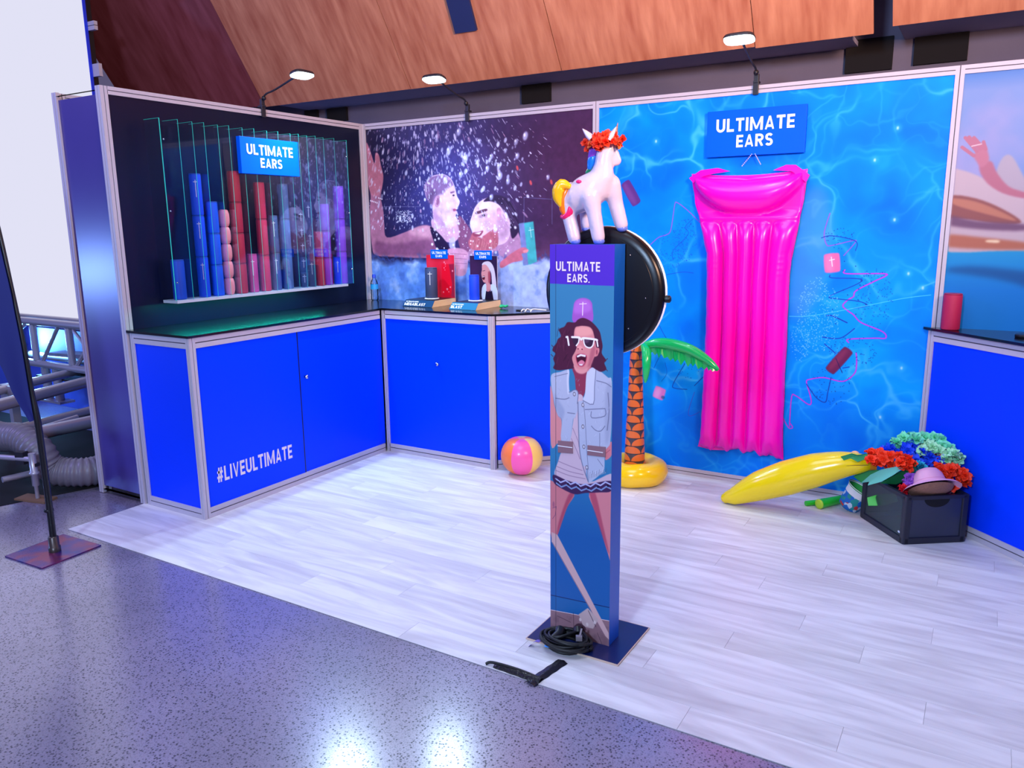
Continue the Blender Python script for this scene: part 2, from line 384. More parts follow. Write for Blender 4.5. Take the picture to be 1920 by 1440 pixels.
# ------------------------------------------------------------------ floor
def concrete():
    m = bpy.data.materials.new('polished concrete with dark aggregate'); m.use_nodes = True; nt = m.node_tree; b = nt.nodes['Principled BSDF']
    N = nt.nodes.new; tc = N('ShaderNodeTexCoord')
    n1 = N('ShaderNodeTexNoise'); n1.inputs['Scale'].default_value = 1.2; n1.inputs['Detail'].default_value = 5
    r1 = N('ShaderNodeValToRGB'); r1.color_ramp.elements[0].position = .3; r1.color_ramp.elements[1].position = .7
    r1.color_ramp.elements[0].color = (*srgb((122, 114, 136)), 1); r1.color_ramp.elements[1].color = (*srgb((152, 142, 166)), 1)
    warp = N('ShaderNodeTexNoise'); warp.inputs['Scale'].default_value = 60
    add = N('ShaderNodeMixRGB'); add.blend_type = 'ADD'; add.inputs[0].default_value = .006
    vo = N('ShaderNodeTexVoronoi'); vo.inputs['Scale'].default_value = 88
    r2 = N('ShaderNodeValToRGB'); r2.color_ramp.elements[0].position = .20; r2.color_ramp.elements[1].position = .42
    r2.color_ramp.elements[0].color = (1, 1, 1, 1); r2.color_ramp.elements[1].color = (0, 0, 0, 1)
    vs = N('ShaderNodeSeparateColor'); r3 = N('ShaderNodeValToRGB'); r3.color_ramp.elements[0].position = .12; r3.color_ramp.elements[1].position = .26
    r3.color_ramp.elements[0].color = (0, 0, 0, 1)
    mul = N('ShaderNodeMath'); mul.operation = 'MULTIPLY'
    vo2 = N('ShaderNodeTexVoronoi'); vo2.inputs['Scale'].default_value = 170
    r4 = N('ShaderNodeValToRGB'); r4.color_ramp.elements[0].color = (.40, .40, .44, 1); r4.color_ramp.elements[1].color = (1, 1, 1, 1); r4.color_ramp.elements[0].position = .1; r4.color_ramp.elements[1].position = .5
    mx = N('ShaderNodeMixRGB'); mx.inputs[2].default_value = (*srgb((50, 48, 64)), 1)
    m2 = N('ShaderNodeMixRGB'); m2.blend_type = 'MULTIPLY'; m2.inputs[0].default_value = .8
    k = nt.links.new
    k(tc.outputs['Object'], n1.inputs['Vector']); k(n1.outputs['Fac'], r1.inputs[0]); k(tc.outputs['Object'], warp.inputs['Vector'])
    k(tc.outputs['Object'], add.inputs[1]); k(warp.outputs['Color'], add.inputs[2]); k(add.outputs[0], vo.inputs['Vector']); k(add.outputs[0], vo2.inputs['Vector'])
    k(vo.outputs['Distance'], r2.inputs[0]); k(vo.outputs['Color'], vs.inputs[0]); k(vs.outputs[0], r3.inputs[0]); k(r2.outputs[0], mul.inputs[0]); k(r3.outputs[0], mul.inputs[1])
    k(vo2.outputs['Distance'], r4.inputs[0]); k(r1.outputs[0], m2.inputs[1]); k(r4.outputs[0], m2.inputs[2])
    k(mul.outputs[0], mx.inputs[0]); cwt = N('ShaderNodeMapRange'); cwt.inputs['To Min'].default_value = 1.0; cwt.inputs['To Max'].default_value = .25; k(mul.outputs[0], cwt.inputs[0]); k(cwt.outputs[0], b.inputs['Coat Weight']); k(m2.outputs[0], mx.inputs[1]); k(mx.outputs[0], b.inputs['Base Color'])
    b.inputs['Roughness'].default_value = .38; b.inputs['Specular IOR Level'].default_value = .4
    b.inputs['Coat Weight'].default_value = 1; b.inputs['Coat Roughness'].default_value = .20; b.inputs['Coat IOR'].default_value = 1.8
    return m
mb = MB(); mb.box((-9, -9.5, -.06), (9, 3, -.004)); part('floor', mb, concrete(), kind='structure')

def vinyl():
    m = bpy.data.materials.new('whitewashed vinyl plank'); m.use_nodes = True; nt = m.node_tree; b = nt.nodes['Principled BSDF']; N = nt.nodes.new; k = nt.links.new
    ge = N('ShaderNodeNewGeometry'); oi = N('ShaderNodeObjectInfo'); mp = N('ShaderNodeMapping'); mp.inputs['Scale'].default_value = (.7, 5.5, 1)
    ad = N('ShaderNodeVectorMath'); ad.operation = 'ADD'; sc_ = N('ShaderNodeVectorMath'); sc_.operation = 'SCALE'; sc_.inputs['Scale'].default_value = 40
    cb = N('ShaderNodeCombineXYZ'); k(oi.outputs['Random'], cb.inputs[0]); k(oi.outputs['Random'], cb.inputs[1]); k(cb.outputs[0], sc_.inputs[0])
    k(ge.outputs['Position'], mp.inputs[0]); k(mp.outputs[0], ad.inputs[0]); k(sc_.outputs[0], ad.inputs[1])
    n = N('ShaderNodeTexNoise'); n.inputs['Scale'].default_value = 2.2; n.inputs['Detail'].default_value = 6; n.inputs['Distortion'].default_value = 1.2; k(ad.outputs[0], n.inputs['Vector'])
    r = N('ShaderNodeValToRGB'); r.color_ramp.elements[0].position = .3; r.color_ramp.elements[1].position = .62
    r.color_ramp.elements[0].color = (*srgb((208, 202, 204)), 1); r.color_ramp.elements[1].color = (*srgb((238, 235, 236)), 1)
    k(n.outputs['Fac'], r.inputs[0])
    mr = N('ShaderNodeMapRange'); mr.inputs['To Min'].default_value = .92; mr.inputs['To Max'].default_value = 1.04; k(oi.outputs['Random'], mr.inputs[0])
    mx = N('ShaderNodeVectorMath'); mx.operation = 'SCALE'; k(r.outputs[0], mx.inputs[0]); k(mr.outputs[0], mx.inputs['Scale']); k(mx.outputs[0], b.inputs['Base Color'])
    b.inputs['Roughness'].default_value = .42; b.inputs['Specular IOR Level'].default_value = .35
    return m
VINYL = vinyl()
vf = struct('floor_vinyl'); mb = MB(); mb.box((-.015, -2.69, -.004), (6.5, .0, -.0014))
part('underlay', mb, mat('vinyl joint', (160, 154, 158), rough=.7), vf)
pw, pl, gp = .15, 1.22, .0012; rows = 18; cache = {}
for r_ in range(rows):
    y0 = -2.69+r_*pw; y1 = min(y0+pw-gp, -.001); off = -((r_*.47+.13*(r_ % 3)) % 1)*pl; x = off-.015
    while x < 6.4:
        a = max(x, -.015); b_ = min(x+pl-gp, 6.5)
        if b_-a > .02:
            kx = (round(b_-a, 3), round(y1-y0, 3))
            if kx not in cache:
                mb = MB(); mb.box((0, 0, -.0014), (b_-a, y1-y0, .0004)); cache[kx] = mb.mesh('plank', VINYL)
            o = bpy.data.objects.new('plank', cache[kx]); C.objects.link(o); o.location = (a, y0, 0); o.parent = vf
        x += pl

# ------------------------------------------------------------------ prints for the back wall
# pool water
Z0, Z1, S = .05, 2.455, 430
px0, px1 = X1+.022, X2-.022
W_, H_ = int((px1-px0)*S), int((Z1-Z0)*S)
def pm(px, py):
    p = on(px, py, 'y', .008); return ((p[0]-px0)*S, (Z1-p[2])*S)
cv = Canvas(W_, H_, (0, 132, 246))
n1 = vnoise(W_, H_, 190, 3, 4); n2 = vnoise(W_, H_, 90, 4, 3); n3 = vnoise(W_, H_, 90, 5, 3)
cv.mask(np.clip((n1-.52)*3.2, 0, 1), (0, 172, 255), .8); cv.mask(np.clip((.48-n1)*3.2, 0, 1), (0, 104, 246), .7)
Yg = np.linspace(0, 1, H_)[:, None]*np.ones((1, W_))
cv.mask(np.clip((Yg-.72)*1.6, 0, .4), (0, 112, 240)); cv.glow((W_*.70, H_*.45), W_*.4, H_*.28, (0, 172, 255), .6)
wx, wy = (n2-.5)*120, (n3-.5)*120
for cell, seed, wid, al in ((150, 11, .055, .8), (92, 12, .05, .3), (250, 13, .04, .7)):
    f1, f2 = worley(W_, H_, cell, seed, wx, wy); e = f2-f1
    md = np.clip(vnoise(W_, H_, 150, seed+20, 2)*2.2-.65, 0, 1)
    cv.mask(np.clip((f1-.10)*-3, 0, 1)*0+np.clip(1-e/.28, 0, 1)**2*.35*md, (20, 164, 255), al)
    cv.mask(np.exp(-(e/wid)**2)*md, (80, 196, 255), al)
    cv.mask(np.clip(.42-f1, 0, .3)*1.6*(1-md), (0, 94, 236), al)
rg = np.random.RandomState(5)
for sx, sy in ((1677, 412), (1703, 513), (1730, 540), (1690, 690), (1650, 782), (1683, 240), (1640, 300), (1230, 265), (1500, 140)):
    c = pm(sx, sy); cv.ell(c, 2.5, 4, (210, 240, 255), alpha=.9, soft=1); cv.ell(c, 9, 9, (120, 215, 255), alpha=.35, soft=4)
# printed sound marks: squiggles, dots, little printed speakers
def sq(pts, wd, col, al=1): cv.line([pm(*p) for p in pts], wd, col, al, smooth=5)
cv.poly([pm(*p) for p in ((1500, 380), (1545, 350), (1562, 440), (1545, 540), (1500, 600), (1475, 560))], (96, 150, 226), .55, soft=14, smooth=4)
PK, DKB = (196, 62, 214), (26, 66, 176)
sq([(1480, 792), (1486, 801), (1480, 803), (1474, 795), (1466, 780)], 3, PK); sq([(1480, 800), (1484, 745), (1492, 742), (1515, 758), (1521, 754), (1518, 738), (1512, 716), (1519, 711), (1545, 708), (1580, 715), (1602, 700), (1606, 680), (1605, 662)], 3.2, PK)
sq([(1591, 642), (1591, 636), (1640, 634), (1660, 634), (1655, 622), (1615, 605), (1600, 590), (1590, 583), (1580, 573), (1590, 562), (1600, 556), (1605, 545), (1640, 527), (1661, 517), (1655, 513), (1587, 513), (1584, 506)], 3.2, PK)
sq([(1582, 479), (1603, 455), (1600, 451), (1560, 460), (1550, 459), (1545, 440), (1550, 418), (1556, 400)], 2.6, (150, 90, 220), .9)
sq([(1540, 446), (1560, 442), (1604, 452), (1604, 470)], 2, DKB); sq([(1556, 516), (1560, 521), (1612, 523), (1608, 532), (1556, 555), (1568, 560), (1610, 565), (1626, 573), (1600, 578)], 2.2, DKB)
sq([(1550, 592), (1560, 592), (1588, 605)], 3, DKB); sq([(1542, 632), (1575, 634), (1602, 616)], 2.6, DKB); sq([(1546, 645), (1566, 662)], 2.6, DKB)
sq([(1512, 720), (1530, 745), (1547, 754), (1552, 735), (1558, 708)], 2.4, DKB)
sq([(1580, 690), (1592, 688)], 2.4, DKB)
sq([(1480, 593), (1520, 592), (1600, 578), (1690, 560), (1745, 553)], 1.6, (90, 215, 255), .9)
sq([(1218, 460), (1235, 445), (1250, 440), (1258, 430), (1265, 385), (1270, 380), (1290, 395), (1312, 417)], 2.6, (150, 84, 220), .9)
sq([(1226, 690), (1240, 665), (1262, 660)], 1.6, DKB, .8); sq([(1284, 682), (1262, 720), (1266, 728), (1288, 730)], 2, DKB); sq([(1302, 723), (1320, 705)], 2, DKB); sq([(1302, 735), (1291, 770), (1294, 780), (1312, 772)], 1.6, (90, 70, 200), .8)
sq([(1300, 410), (1285, 425), (1290, 440), (1262, 470), (1262, 488)], 1.6, DKB, .8); sq([(1250, 515), (1280, 510), (1300, 512)], 1.8, DKB, .7); sq([(1236, 610), (1250, 635), (1262, 640)], 2, DKB, .8)
sq([(1247, 680), (1250, 700), (1240, 715)], 1.5, DKB, .6)
for cx, cy, rx, ry, n_, col in ((1535, 590, 40, 70, 420, (120, 200, 255)), (1600, 660, 45, 30, 90, (20, 70, 160)), (1640, 560, 35, 60, 130, (20, 80, 180)), (1575, 445, 28, 22, 40, (20, 70, 160)), (1560, 720, 40, 40, 60, (20, 70, 160)), (1285, 450, 22, 40, 160, (20, 80, 190)), (1255, 470, 25, 40, 90, (20, 80, 190)), (1290, 680, 25, 30, 40, (20, 80, 190)), (1500, 640, 18, 40, 120, (110, 190, 255))):
    for _ in range(n_):
        a = rg.rand()*6.283; q = math.sqrt(rg.rand()); c = pm(cx+math.cos(a)*rx*q, cy+math.sin(a)*ry*q); cv.ell(c, 1.3, 1.3, col, alpha=.75)
for k_ in range(14):
    c = pm(1560+rg.rand()*70, 490+k_*9); cv.ell(c, 1.4, 1.4, (20, 60, 150))
def printed_roll(c, w2, h2, col, hi, cross=False, rot=0):
    c = pm(*c); ca, sa = math.cos(rot), math.sin(rot); f = lambda x, y: (c[0]+x*ca-y*sa, c[1]+x*sa+y*ca)
    cv.poly([f(x, y) for x, y in ((-w2, -h2*.7), (-w2*.7, -h2), (w2*.7, -h2), (w2, -h2*.7), (w2, h2*.7), (w2*.7, h2), (-w2*.7, h2), (-w2, h2*.7))], col, soft=.6, smooth=3)
    cv.poly([f(x, y) for x, y in ((-w2*.75, -h2*.7), (w2*.1, -h2*.8), (w2*.1, h2*.8), (-w2*.75, h2*.7))], hi, .5, soft=3, smooth=3)
    if cross: cv.line([f(-1, -h2*.62), f(0, h2*.35)], 2, (250, 235, 245)); cv.line([f(-6, -h2*.3), f(6, -h2*.36)], 2, (250, 235, 245))
printed_roll((1560, 493), 19, 24, (228, 110, 172), (242, 150, 200), True, -.12)
printed_roll((1573, 676), 14, 38, (108, 36, 82), (150, 60, 96), False, .62)
printed_roll((1183, 362), 15, 37, (92, 52, 132), (130, 80, 160), False, -.55)
printed_roll((1236, 737), 17, 18, (214, 120, 198), (240, 190, 230), False, .3)
cv.line([pm(1579, 699), pm(1567, 672)], 1.5, (40, 30, 90)); cv.ell(pm(1243, 745), 6, 5, (30, 80, 130), alpha=.7, soft=1)
POOLPRINT = cv.material('pool water print', rough=.5, spec=.12)

# splash photo print
mx0, mx1 = .022, X1-.022; MZ0 = 1.0; S2 = 440
W_, H_ = int((mx1-mx0)*S2), int((Z1-MZ0)*S2)
def pm2(X, Y):      # X, Y in quarter-pixels of the print's crop, origin (660,180)
    p = on(660+X/4, 180+Y/4, 'y', .008); return ((p[0]-mx0)*S2, (Z1-p[2])*S2)
cv = Canvas(W_, H_, (30, 24, 56))
cv.glow((W_*.40, H_*.32), W_*.30, H_*.45, (62, 66, 150), .85); cv.glow((W_*.95, H_*.25), W_*.42, H_*.6, (74, 40, 76), .95); cv.glow((W_*.86, H_*.78), W_*.16, H_*.14, (150, 84, 124), .85)
def pg(pts, col, al=1, soft=1, smooth=4): cv.poly([pm2(*p) for p in pts], col, al, soft, smooth)
for a, b in (((330, 700), (330, 960)), ((240, 830), (520, 830)), ((1290, 760), (1290, 980)), ((800, 690), (1030, 715)), ((1290, 760), (1500, 775)), ((1500, 760), (1500, 960))): cv.line([pm2(*a), pm2(*b)], 2.4, (104, 100, 150), .6)
# man behind, shoulder
pg([(1100, 1000), (1190, 940), (1240, 1010), (1290, 1150), (1300, 1260), (900, 1260), (860, 1100), (980, 1100)], (176, 130, 170))
pg([(800, 900), (860, 960), (900, 1040), (880, 1160), (820, 1160), (790, 1040)], (128, 76, 116))
pass
pg([(900, 900), (925, 830), (975, 780), (1040, 762), (1095, 800), (1140, 850), (1190, 930), (1192, 1010), (1160, 1090), (1090, 1120), (960, 1110), (900, 1080), (905, 1040), (888, 985), (886, 950)], (222, 190, 216))
pg([(905, 1030), (960, 1060), (1040, 1010), (1085, 985), (1098, 1050), (1085, 1130), (1000, 1158), (900, 1150), (872, 1100), (890, 1060)], (176, 92, 112))
pg([(905, 1025), (945, 1020), (985, 1010), (960, 1050), (915, 1052)], (140, 60, 88)); pg([(915, 1030), (970, 1018), (955, 1038)], (245, 230, 240), smooth=0)
pg([(930, 870), (1000, 850), (1010, 862), (940, 885)], (120, 70, 96)); cv.ell(pm2(985, 893), 6, 4, (60, 34, 60)); pg([(890, 960), (915, 925), (940, 960), (925, 990), (895, 985)], (238, 200, 222))
pg([(1085, 850), (1110, 840), (1120, 890), (1095, 905)], (196, 140, 170))
rg = np.random.RandomState(8)
for _ in range(60):
    a = (900+rg.rand()*180, 1060+rg.rand()*80); cv.line([pm2(*a), pm2(a[0]-6, a[1]+34)], 1.2, (226, 150, 160), .6)
# woman: raised arm, shoulder, head
pg([(104, 350), (132, 400), (168, 505), (176, 430), (200, 440), (216, 520), (234, 600), (226, 680), (216, 760), (236, 870), (242, 960), (262, 1060), (400, 1020), (520, 972), (600, 985), (700, 1090), (722, 1140), (700, 1190), (560, 1215), (300, 1205), (180, 1195), (150, 1130), (130, 900), (140, 750), (116, 640), (104, 500)], (168, 110, 144))
pg([(104, 350), (132, 400), (168, 505), (176, 430), (200, 440), (216, 520), (234, 600), (226, 680), (200, 740), (150, 745), (116, 640), (104, 500)], (196, 122, 146), .8)
pg([(180, 1090), (300, 1110), (520, 1080), (620, 1100), (640, 1190), (300, 1195), (180, 1180)], (112, 62, 104), .7, soft=5)
pg([(420, 1020), (530, 975), (610, 990), (640, 1040), (540, 1060)], (214, 158, 184), .8, soft=4)
for x in range(140, 235, 12): cv.ell(pm2(x, 765+((x*7) % 40)), 3, 3, (236, 226, 250), alpha=.9)
pg([(605, 920), (720, 985), (790, 960), (800, 1060), (740, 1100), (640, 1060), (600, 985)], (206, 160, 190))
pg([(585, 985), (620, 1000), (700, 1085), (730, 1150), (650, 1165), (610, 1080)], (34, 24, 60)); pg([(730, 1080), (770, 1060), (770, 1140), (735, 1140)], (200, 196, 240), .8)
pg([(545, 665), (600, 602), (680, 590), (738, 620), (768, 680), (785, 750), (806, 792), (794, 830), (772, 850), (792, 872), (778, 900), (802, 945), (780, 968), (720, 992), (655, 980), (612, 930), (600, 820), (560, 770), (545, 710)], (214, 180, 216))
pg([(545, 665), (600, 602), (690, 588), (740, 622), (762, 668), (716, 690), (680, 735), (650, 740), (620, 780), (600, 820), (562, 770), (545, 710)], (118, 88, 140), .9, soft=3)
cv.ell(pm2(640, 790), 12, 20, (188, 138, 176), rot=.2); cv.ell(pm2(642, 792), 6, 12, (150, 96, 140), rot=.2)
pg([(735, 720), (770, 712), (772, 722), (740, 732)], (110, 70, 110), smooth=0); cv.ell(pm2(762, 745), 5, 3, (60, 40, 70)); pg([(755, 848), (790, 838), (780, 862), (760, 866)], (150, 70, 110), smooth=0); pg([(770, 842), (790, 838), (786, 850)], (250, 240, 250), smooth=0)
pg([(690, 880), (760, 900), (790, 940), (740, 970), (680, 950)], (236, 206, 232), .7, soft=4)
# modelling of the faces
pg([(612, 850), (650, 900), (700, 960), (690, 985), (640, 960), (606, 900)], (176, 128, 176), .7, soft=5)
pg([(690, 760), (740, 760), (750, 820), (700, 850)], (236, 206, 232), .6, soft=5); pg([(770, 690), (790, 760), (806, 792), (786, 800), (770, 760)], (240, 214, 236), .6, soft=3)
cv.line([pm2(*p) for p in ((600, 602), (680, 588), (738, 620), (768, 680), (785, 750), (806, 792), (794, 830))], 1.6, (250, 236, 255), .7, smooth=4)
pg([(1000, 900), (1080, 880), (1100, 980), (1030, 1010), (985, 960)], (196, 150, 184), .6, soft=6); pg([(1100, 900), (1170, 940), (1180, 1020), (1140, 1090), (1095, 1050)], (178, 132, 172), .7, soft=6)
pg([(940, 830), (1000, 790), (1060, 780), (1040, 830), (960, 856)], (240, 214, 236), .6, soft=5); cv.line([pm2(*p) for p in ((925, 835), (900, 900), (886, 950), (888, 985))], 1.6, (250, 232, 250), .7, smooth=4)
pg([(945, 900), (1000, 878), (1015, 900), (970, 915)], (120, 80, 110), .5, soft=3)
pg([(985, 792), (1020, 758), (1070, 742), (1130, 752), (1195, 800), (1244, 900), (1250, 1010), (1205, 1070), (1186, 1010), (1184, 930), (1140, 862), (1096, 812), (1040, 790)], (46, 30, 62))
for _ in range(50):
    x = 1110+rg.rand()*110; y = 780+rg.rand()*160; cv.line([pm2(x, y), pm2(x+34, y+60)], 1.2, (112, 86, 134), .5)
pg([(1088, 872), (1108, 862), (1118, 900), (1104, 935), (1092, 920)], (206, 150, 180)); pg([(928, 872), (1000, 846), (1012, 858), (940, 884)], (84, 48, 72)); cv.ell(pm2(988, 896), 5, 3.4, (40, 24, 44)); pg([(560, 770), (600, 820), (606, 760), (640, 720), (600, 700)], (84, 62, 106), .6, soft=4)
# foam and water
fn = vnoise(W_, H_, 46, 31, 4); Yp = np.arange(H_)[:, None]*np.ones((1, W_)); yt = pm2(700, 1215)[1]
edge = yt+(vnoise(W_, H_, 60, 33, 3)-.5)*60
m = np.clip((Yp-edge)/26, 0, 1); Xg = np.linspace(0, 1, W_)[None, :]*np.ones((H_, 1))
cv.mask(m, (96, 142, 224)); cv.mask(m*np.clip(Xg*1.5-.25, 0, 1), (186, 200, 248), .9); cv.mask(m*np.clip((fn-.52)*5, 0, 1), (190, 210, 250), .6); cv.mask(m*np.clip((.46-fn)*5, 0, 1), (64, 100, 190), .6)
cv.mask(np.clip(1-np.abs(Yp-edge)/26, 0, 1)*np.clip((vnoise(W_, H_, 10, 35, 2)-.45)*4, 0, 1), (60, 80, 150), .8)
# hands and printed teal speaker
pg([(720, 1150), (800, 1140), (866, 1170), (870, 1250), (850, 1340), (780, 1345), (775, 1290), (730, 1200)], (206, 150, 182))
for yy in (1180, 1215, 1250): cv.line([pm2(735, yy), pm2(860, yy+8)], 1.5, (150, 90, 130))
pg([(1252, 958), (1360, 940), (1388, 1240), (1340, 1262), (1285, 1270)], (66, 168, 178), smooth=0); pg([(1252, 958), (1290, 950), (1322, 1265), (1285, 1270)], (118, 126, 186), smooth=0)
cv.line([pm2(1335, 985), pm2(1345, 1060)], 1.6, (210, 240, 245)); cv.line([pm2(1325, 1008), pm2(1362, 1002)], 1.6, (210, 240, 245))
pg([(1150, 1215), (1210, 1170), (1280, 1135), (1318, 1150), (1300, 1175), (1270, 1185), (1280, 1230), (1200, 1250), (1120, 1290), (1110, 1250)], (196, 104, 128)); pg([(1280, 1160), (1322, 1150), (1316, 1172), (1290, 1175)], (226, 140, 152))
# flying drops
for _ in range(1150):
    t = rg.rand(); x = 130+rg.randn()*330+640; y = 180+rg.rand()*830
    if rg.rand() < .35: x = 120+rg.rand()*520; y = 200+rg.rand()*800
    if x < 110 or x > 1500: continue
    d = (x-860)/700; L_ = 1.6+rg.rand()**3*10; wd = .8+rg.rand()**5*4; an = PI/2-.35+d*-.5; c = pm2(x, y)
    if y > 620 and rg.rand() < .5: L_, wd = wd, wd
    cv.ell(c, L_+wd, wd, (214, 214, 250) if rg.rand() < .8 else (190, 150, 190), rot=an-d*.2, alpha=.35+.6*rg.rand(), soft=(1 if wd > 2.5 else 0))
for x, y, r_ in ((725, 410, 11), (850, 470, 12), (800, 270, 10), (815, 590, 9), (1110, 600, 10), (1300, 300, 11), (1230, 345, 8), (1045, 455, 7), (1240, 450, 8), (1015, 545, 8), (700, 630, 10), (1045, 760, 8), (1170, 640, 8), (1075, 1000, 9), (955, 340, 7), (1150, 410, 6), (1470, 610, 6), (1100, 530, 7)):
    cv.ell(pm2(x, y), r_*.8, r_*1.25, (196, 204, 250), rot=.3, alpha=.75, soft=2); cv.ell(pm2(x-6, y-8), r_*.35, r_*.5, (245, 248, 255), alpha=.9, soft=1)
for _ in range(150):
    x = 700+rg.randn()*230+150; y = 300+rg.rand()*420; r_ = 1.5+rg.rand()**2*6
    if 110 < x < 1400: cv.ell(pm2(x, y), r_*.8, r_*1.3, (206, 212, 252), rot=.3, alpha=.5+.4*rg.rand(), soft=1)
for _ in range(120):
    x = 600+rg.rand()*640; y = 900+rg.rand()*300; r_ = 1+rg.rand()**2*4; cv.ell(pm2(x, y), r_, r_, (240, 240, 255), alpha=.5+.4*rg.rand(), soft=(1 if r_ > 3 else 0))
for x, y in ((1340, 650), (1495, 645), (1240, 540)): cv.ell(pm2(x, y), 4, 8, (226, 84, 84), rot=-.3, alpha=.8, soft=1)
for _ in range(160):
    c = pm2(330+rg.rand()*120, 860+rg.rand()*90); cv.ell(c, 1.5, 1.5, (230, 236, 255), alpha=.7)
cv.a *= (.90+.22*vnoise(W_, H_, 14, 91, 3))[..., None]
SPLASHPRINT = cv.material('pool party splash print', rough=.34, spec=.35)

# swan-float holiday print (third panel)
hx0, hx1 = X2+.022, 6.28; S3 = 300
W_, H_ = int((hx1-hx0)*S3), int((Z1-Z0)*S3)
def pm3(px, py):
    p = on(px, py, 'y', .008); return ((p[0]-hx0)*S3, (Z1-p[2])*S3)
cv = Canvas(W_, H_, (0, 136, 236)); hy = pm3(1850, 462)[1]
cn = vnoise(W_, H_, 120, 41, 4); Yp = np.arange(H_)[:, None]*np.ones((1, W_))
cv.mask(np.clip((hy-Yp)/4, 0, 1), (128, 158, 226)); cv.mask(np.clip((hy-Yp)/4, 0, 1)*np.clip((cn-.42)*4, 0, 1), (172, 168, 226), .9)
cv.mask(np.clip(1-Yp/26, 0, 1), (70, 130, 220), .8)
cv.mask(np.clip((Yp-hy)/6, 0, 1)*np.clip(1-(Yp-hy)/70, 0, 1), (20, 170, 226), .8)
def p3(pts, col, al=1, soft=1, smooth=4): cv.poly([pm3(*p) for p in pts], col, al, soft, smooth)
p3([(1770, 508), (1850, 500), (2100, 540), (2100, 600), (1900, 530)], (0, 84, 158), .8, soft=4)
p3([(1866, 352), (1870, 315), (1884, 292), (1900, 296), (1925, 340), (1960, 380), (1900, 372)], (186, 176, 196))
p3([(1760, 320), (1800, 318), (1850, 336), (1900, 355), (2000, 400), (2150, 430), (2150, 470), (1900, 470), (1760, 468), (1740, 400)], (206, 186, 200))
p3([(1780, 368), (1830, 372), (1880, 392), (1915, 416), (1880, 420), (1820, 412), (1775, 404)], (150, 84, 84)); p3([(1785, 372), (1830, 378), (1880, 398), (1905, 414), (1860, 404), (1790, 384)], (208, 136, 110), .8)
p3([(1770, 402), (1830, 414), (1920, 420), (1920, 432), (1840, 430), (1770, 420)], (110, 70, 108), .9, soft=2); p3([(1770, 440), (1850, 446), (1930, 456), (1930, 468), (1770, 462)], (186, 104, 78), .9, soft=2); p3([(1850, 450), (1872, 450), (1872, 455), (1850, 454)], (255, 226, 190))
# arm and hand
p3([(1836, 312), (1858, 302), (1870, 325), (1892, 350), (1925, 362), (1925, 372), (1880, 362), (1848, 340)], (190, 112, 140))
p3([(1826, 290), (1846, 272), (1852, 284), (1854, 302), (1840, 314), (1832, 304)], (200, 122, 150), smooth=3)
for a, b in (((1826, 292), (1804, 276)), ((1832, 284), (1810, 258)), ((1838, 280), (1817, 257)), ((1844, 278), (1826, 258)), ((1848, 280), (1844, 266))): cv.line([pm3(*a), pm3(*b)], 5, (196, 116, 146))
cv.line([pm3(1822, 274), pm3(1840, 270)], 1.6, (240, 220, 230))
cv.a *= .86
FLOATPRINT = cv.material('holiday float print', rough=.4, spec=.3)
WALLBACK = mat('white laminate back', (200, 196, 205), rough=.5)

# ------------------------------------------------------------------ stand walls
def wall_panel(name, o, X, w_, z0, z1, N, m, parent, th=.012, label=None, uvz=None):
    """board with its face on o..o+X*w, facing N; mat 0 on the face, white on the rest"""
    o, X, N = np.array(o, float), np.array(X, float), np.array(N, float); mb = MB()
    a = o+V3(0, 0, z0); b = a+X*w_; c = b+V3(0, 0, z1-z0); d = a+V3(0, 0, z1-z0)
    if uvz:   # the print starts higher than the board
        e = (z0-uvz)/(z1-uvz); mb.add([a, b, c, d], [(0, 1, 2, 3)], False, [(0, e), (1, e), (1, 1), (0, 1)])
    else: mb.quad(a, b, c, d)
    mb.obox(a-N*(th+.0005), X*w_, V3(0, 0, z1-z0), N*th, 1)
    return part(name, mb, [m, WALLBACK], parent, label)
wl = struct('wall_left')
wall_panel('panel', (-.008, -L+.02, 0), (0, 1, 0), L-.04, .05, 2.455, (1, 0, 0), BLACKPANEL, wl)
for y in (-L+.0245, -.02): prof_part('post', (0, y, 0), (0, y, HW), V3(0, 1, 0), .044, V3(1, 0, 0), wl)
prof_part('rail', (0, -L+.044, HW-.0225), (0, -.04, HW-.0225), V3(0, 0, 1), .045, V3(1, 0, 0), wl)
prof_part('rail', (0, -L+.044, .025), (0, -.04, .025), V3(0, 0, 1), .05, V3(1, 0, 0), wl)
we = struct('wall_left_end')
wall_panel('panel', (-T_END+.03, -L+.012, 0), (1, 0, 0), T_END-.06, .05, 2.455, (0, -1, 0), NAVYPANEL, we)
for x in (-T_END+.022, -.0245): prof_part('post', (x, -L, 0), (x, -L, HW), V3(1, 0, 0), .044, V3(0, -1, 0), we)
prof_part('rail', (-T_END+.044, -L, HW-.0225), (-.044, -L, HW-.0225), V3(1, 0, 0), .045, V3(0, -1, 0), we)
prof_part('rail', (-T_END+.044, -L, .025), (-.044, -L, .025), V3(1, 0, 0), .05, V3(0, -1, 0), we)
wr = struct('wall_left_rear')
wall_panel('panel', (-T_END+.006, -.02, 0), (0, -1, 0), L-.06, .05, 2.455, (-1, 0, 0), NAVYPANEL, wr)
for y in (-L+.05, -.02): prof_part('post', (-T_END, y, 0), (-T_END, y, HW), V3(0, 1, 0), .044, V3(-1, 0, 0), wr)
prof_part('rail', (-T_END, -L+.07, HW-.0225), (-T_END, -.04, HW-.0225), V3(0, 0, 1), .045, V3(-1, 0, 0), wr)
wb = struct('wall_back')
wall_panel('panel', (mx0, .008, 0), (1, 0, 0), mx1-mx0, .05, Z1, (0, -1, 0), SPLASHPRINT, wb, label='printed panel of two laughing bathers under flying water drops', uvz=MZ0)
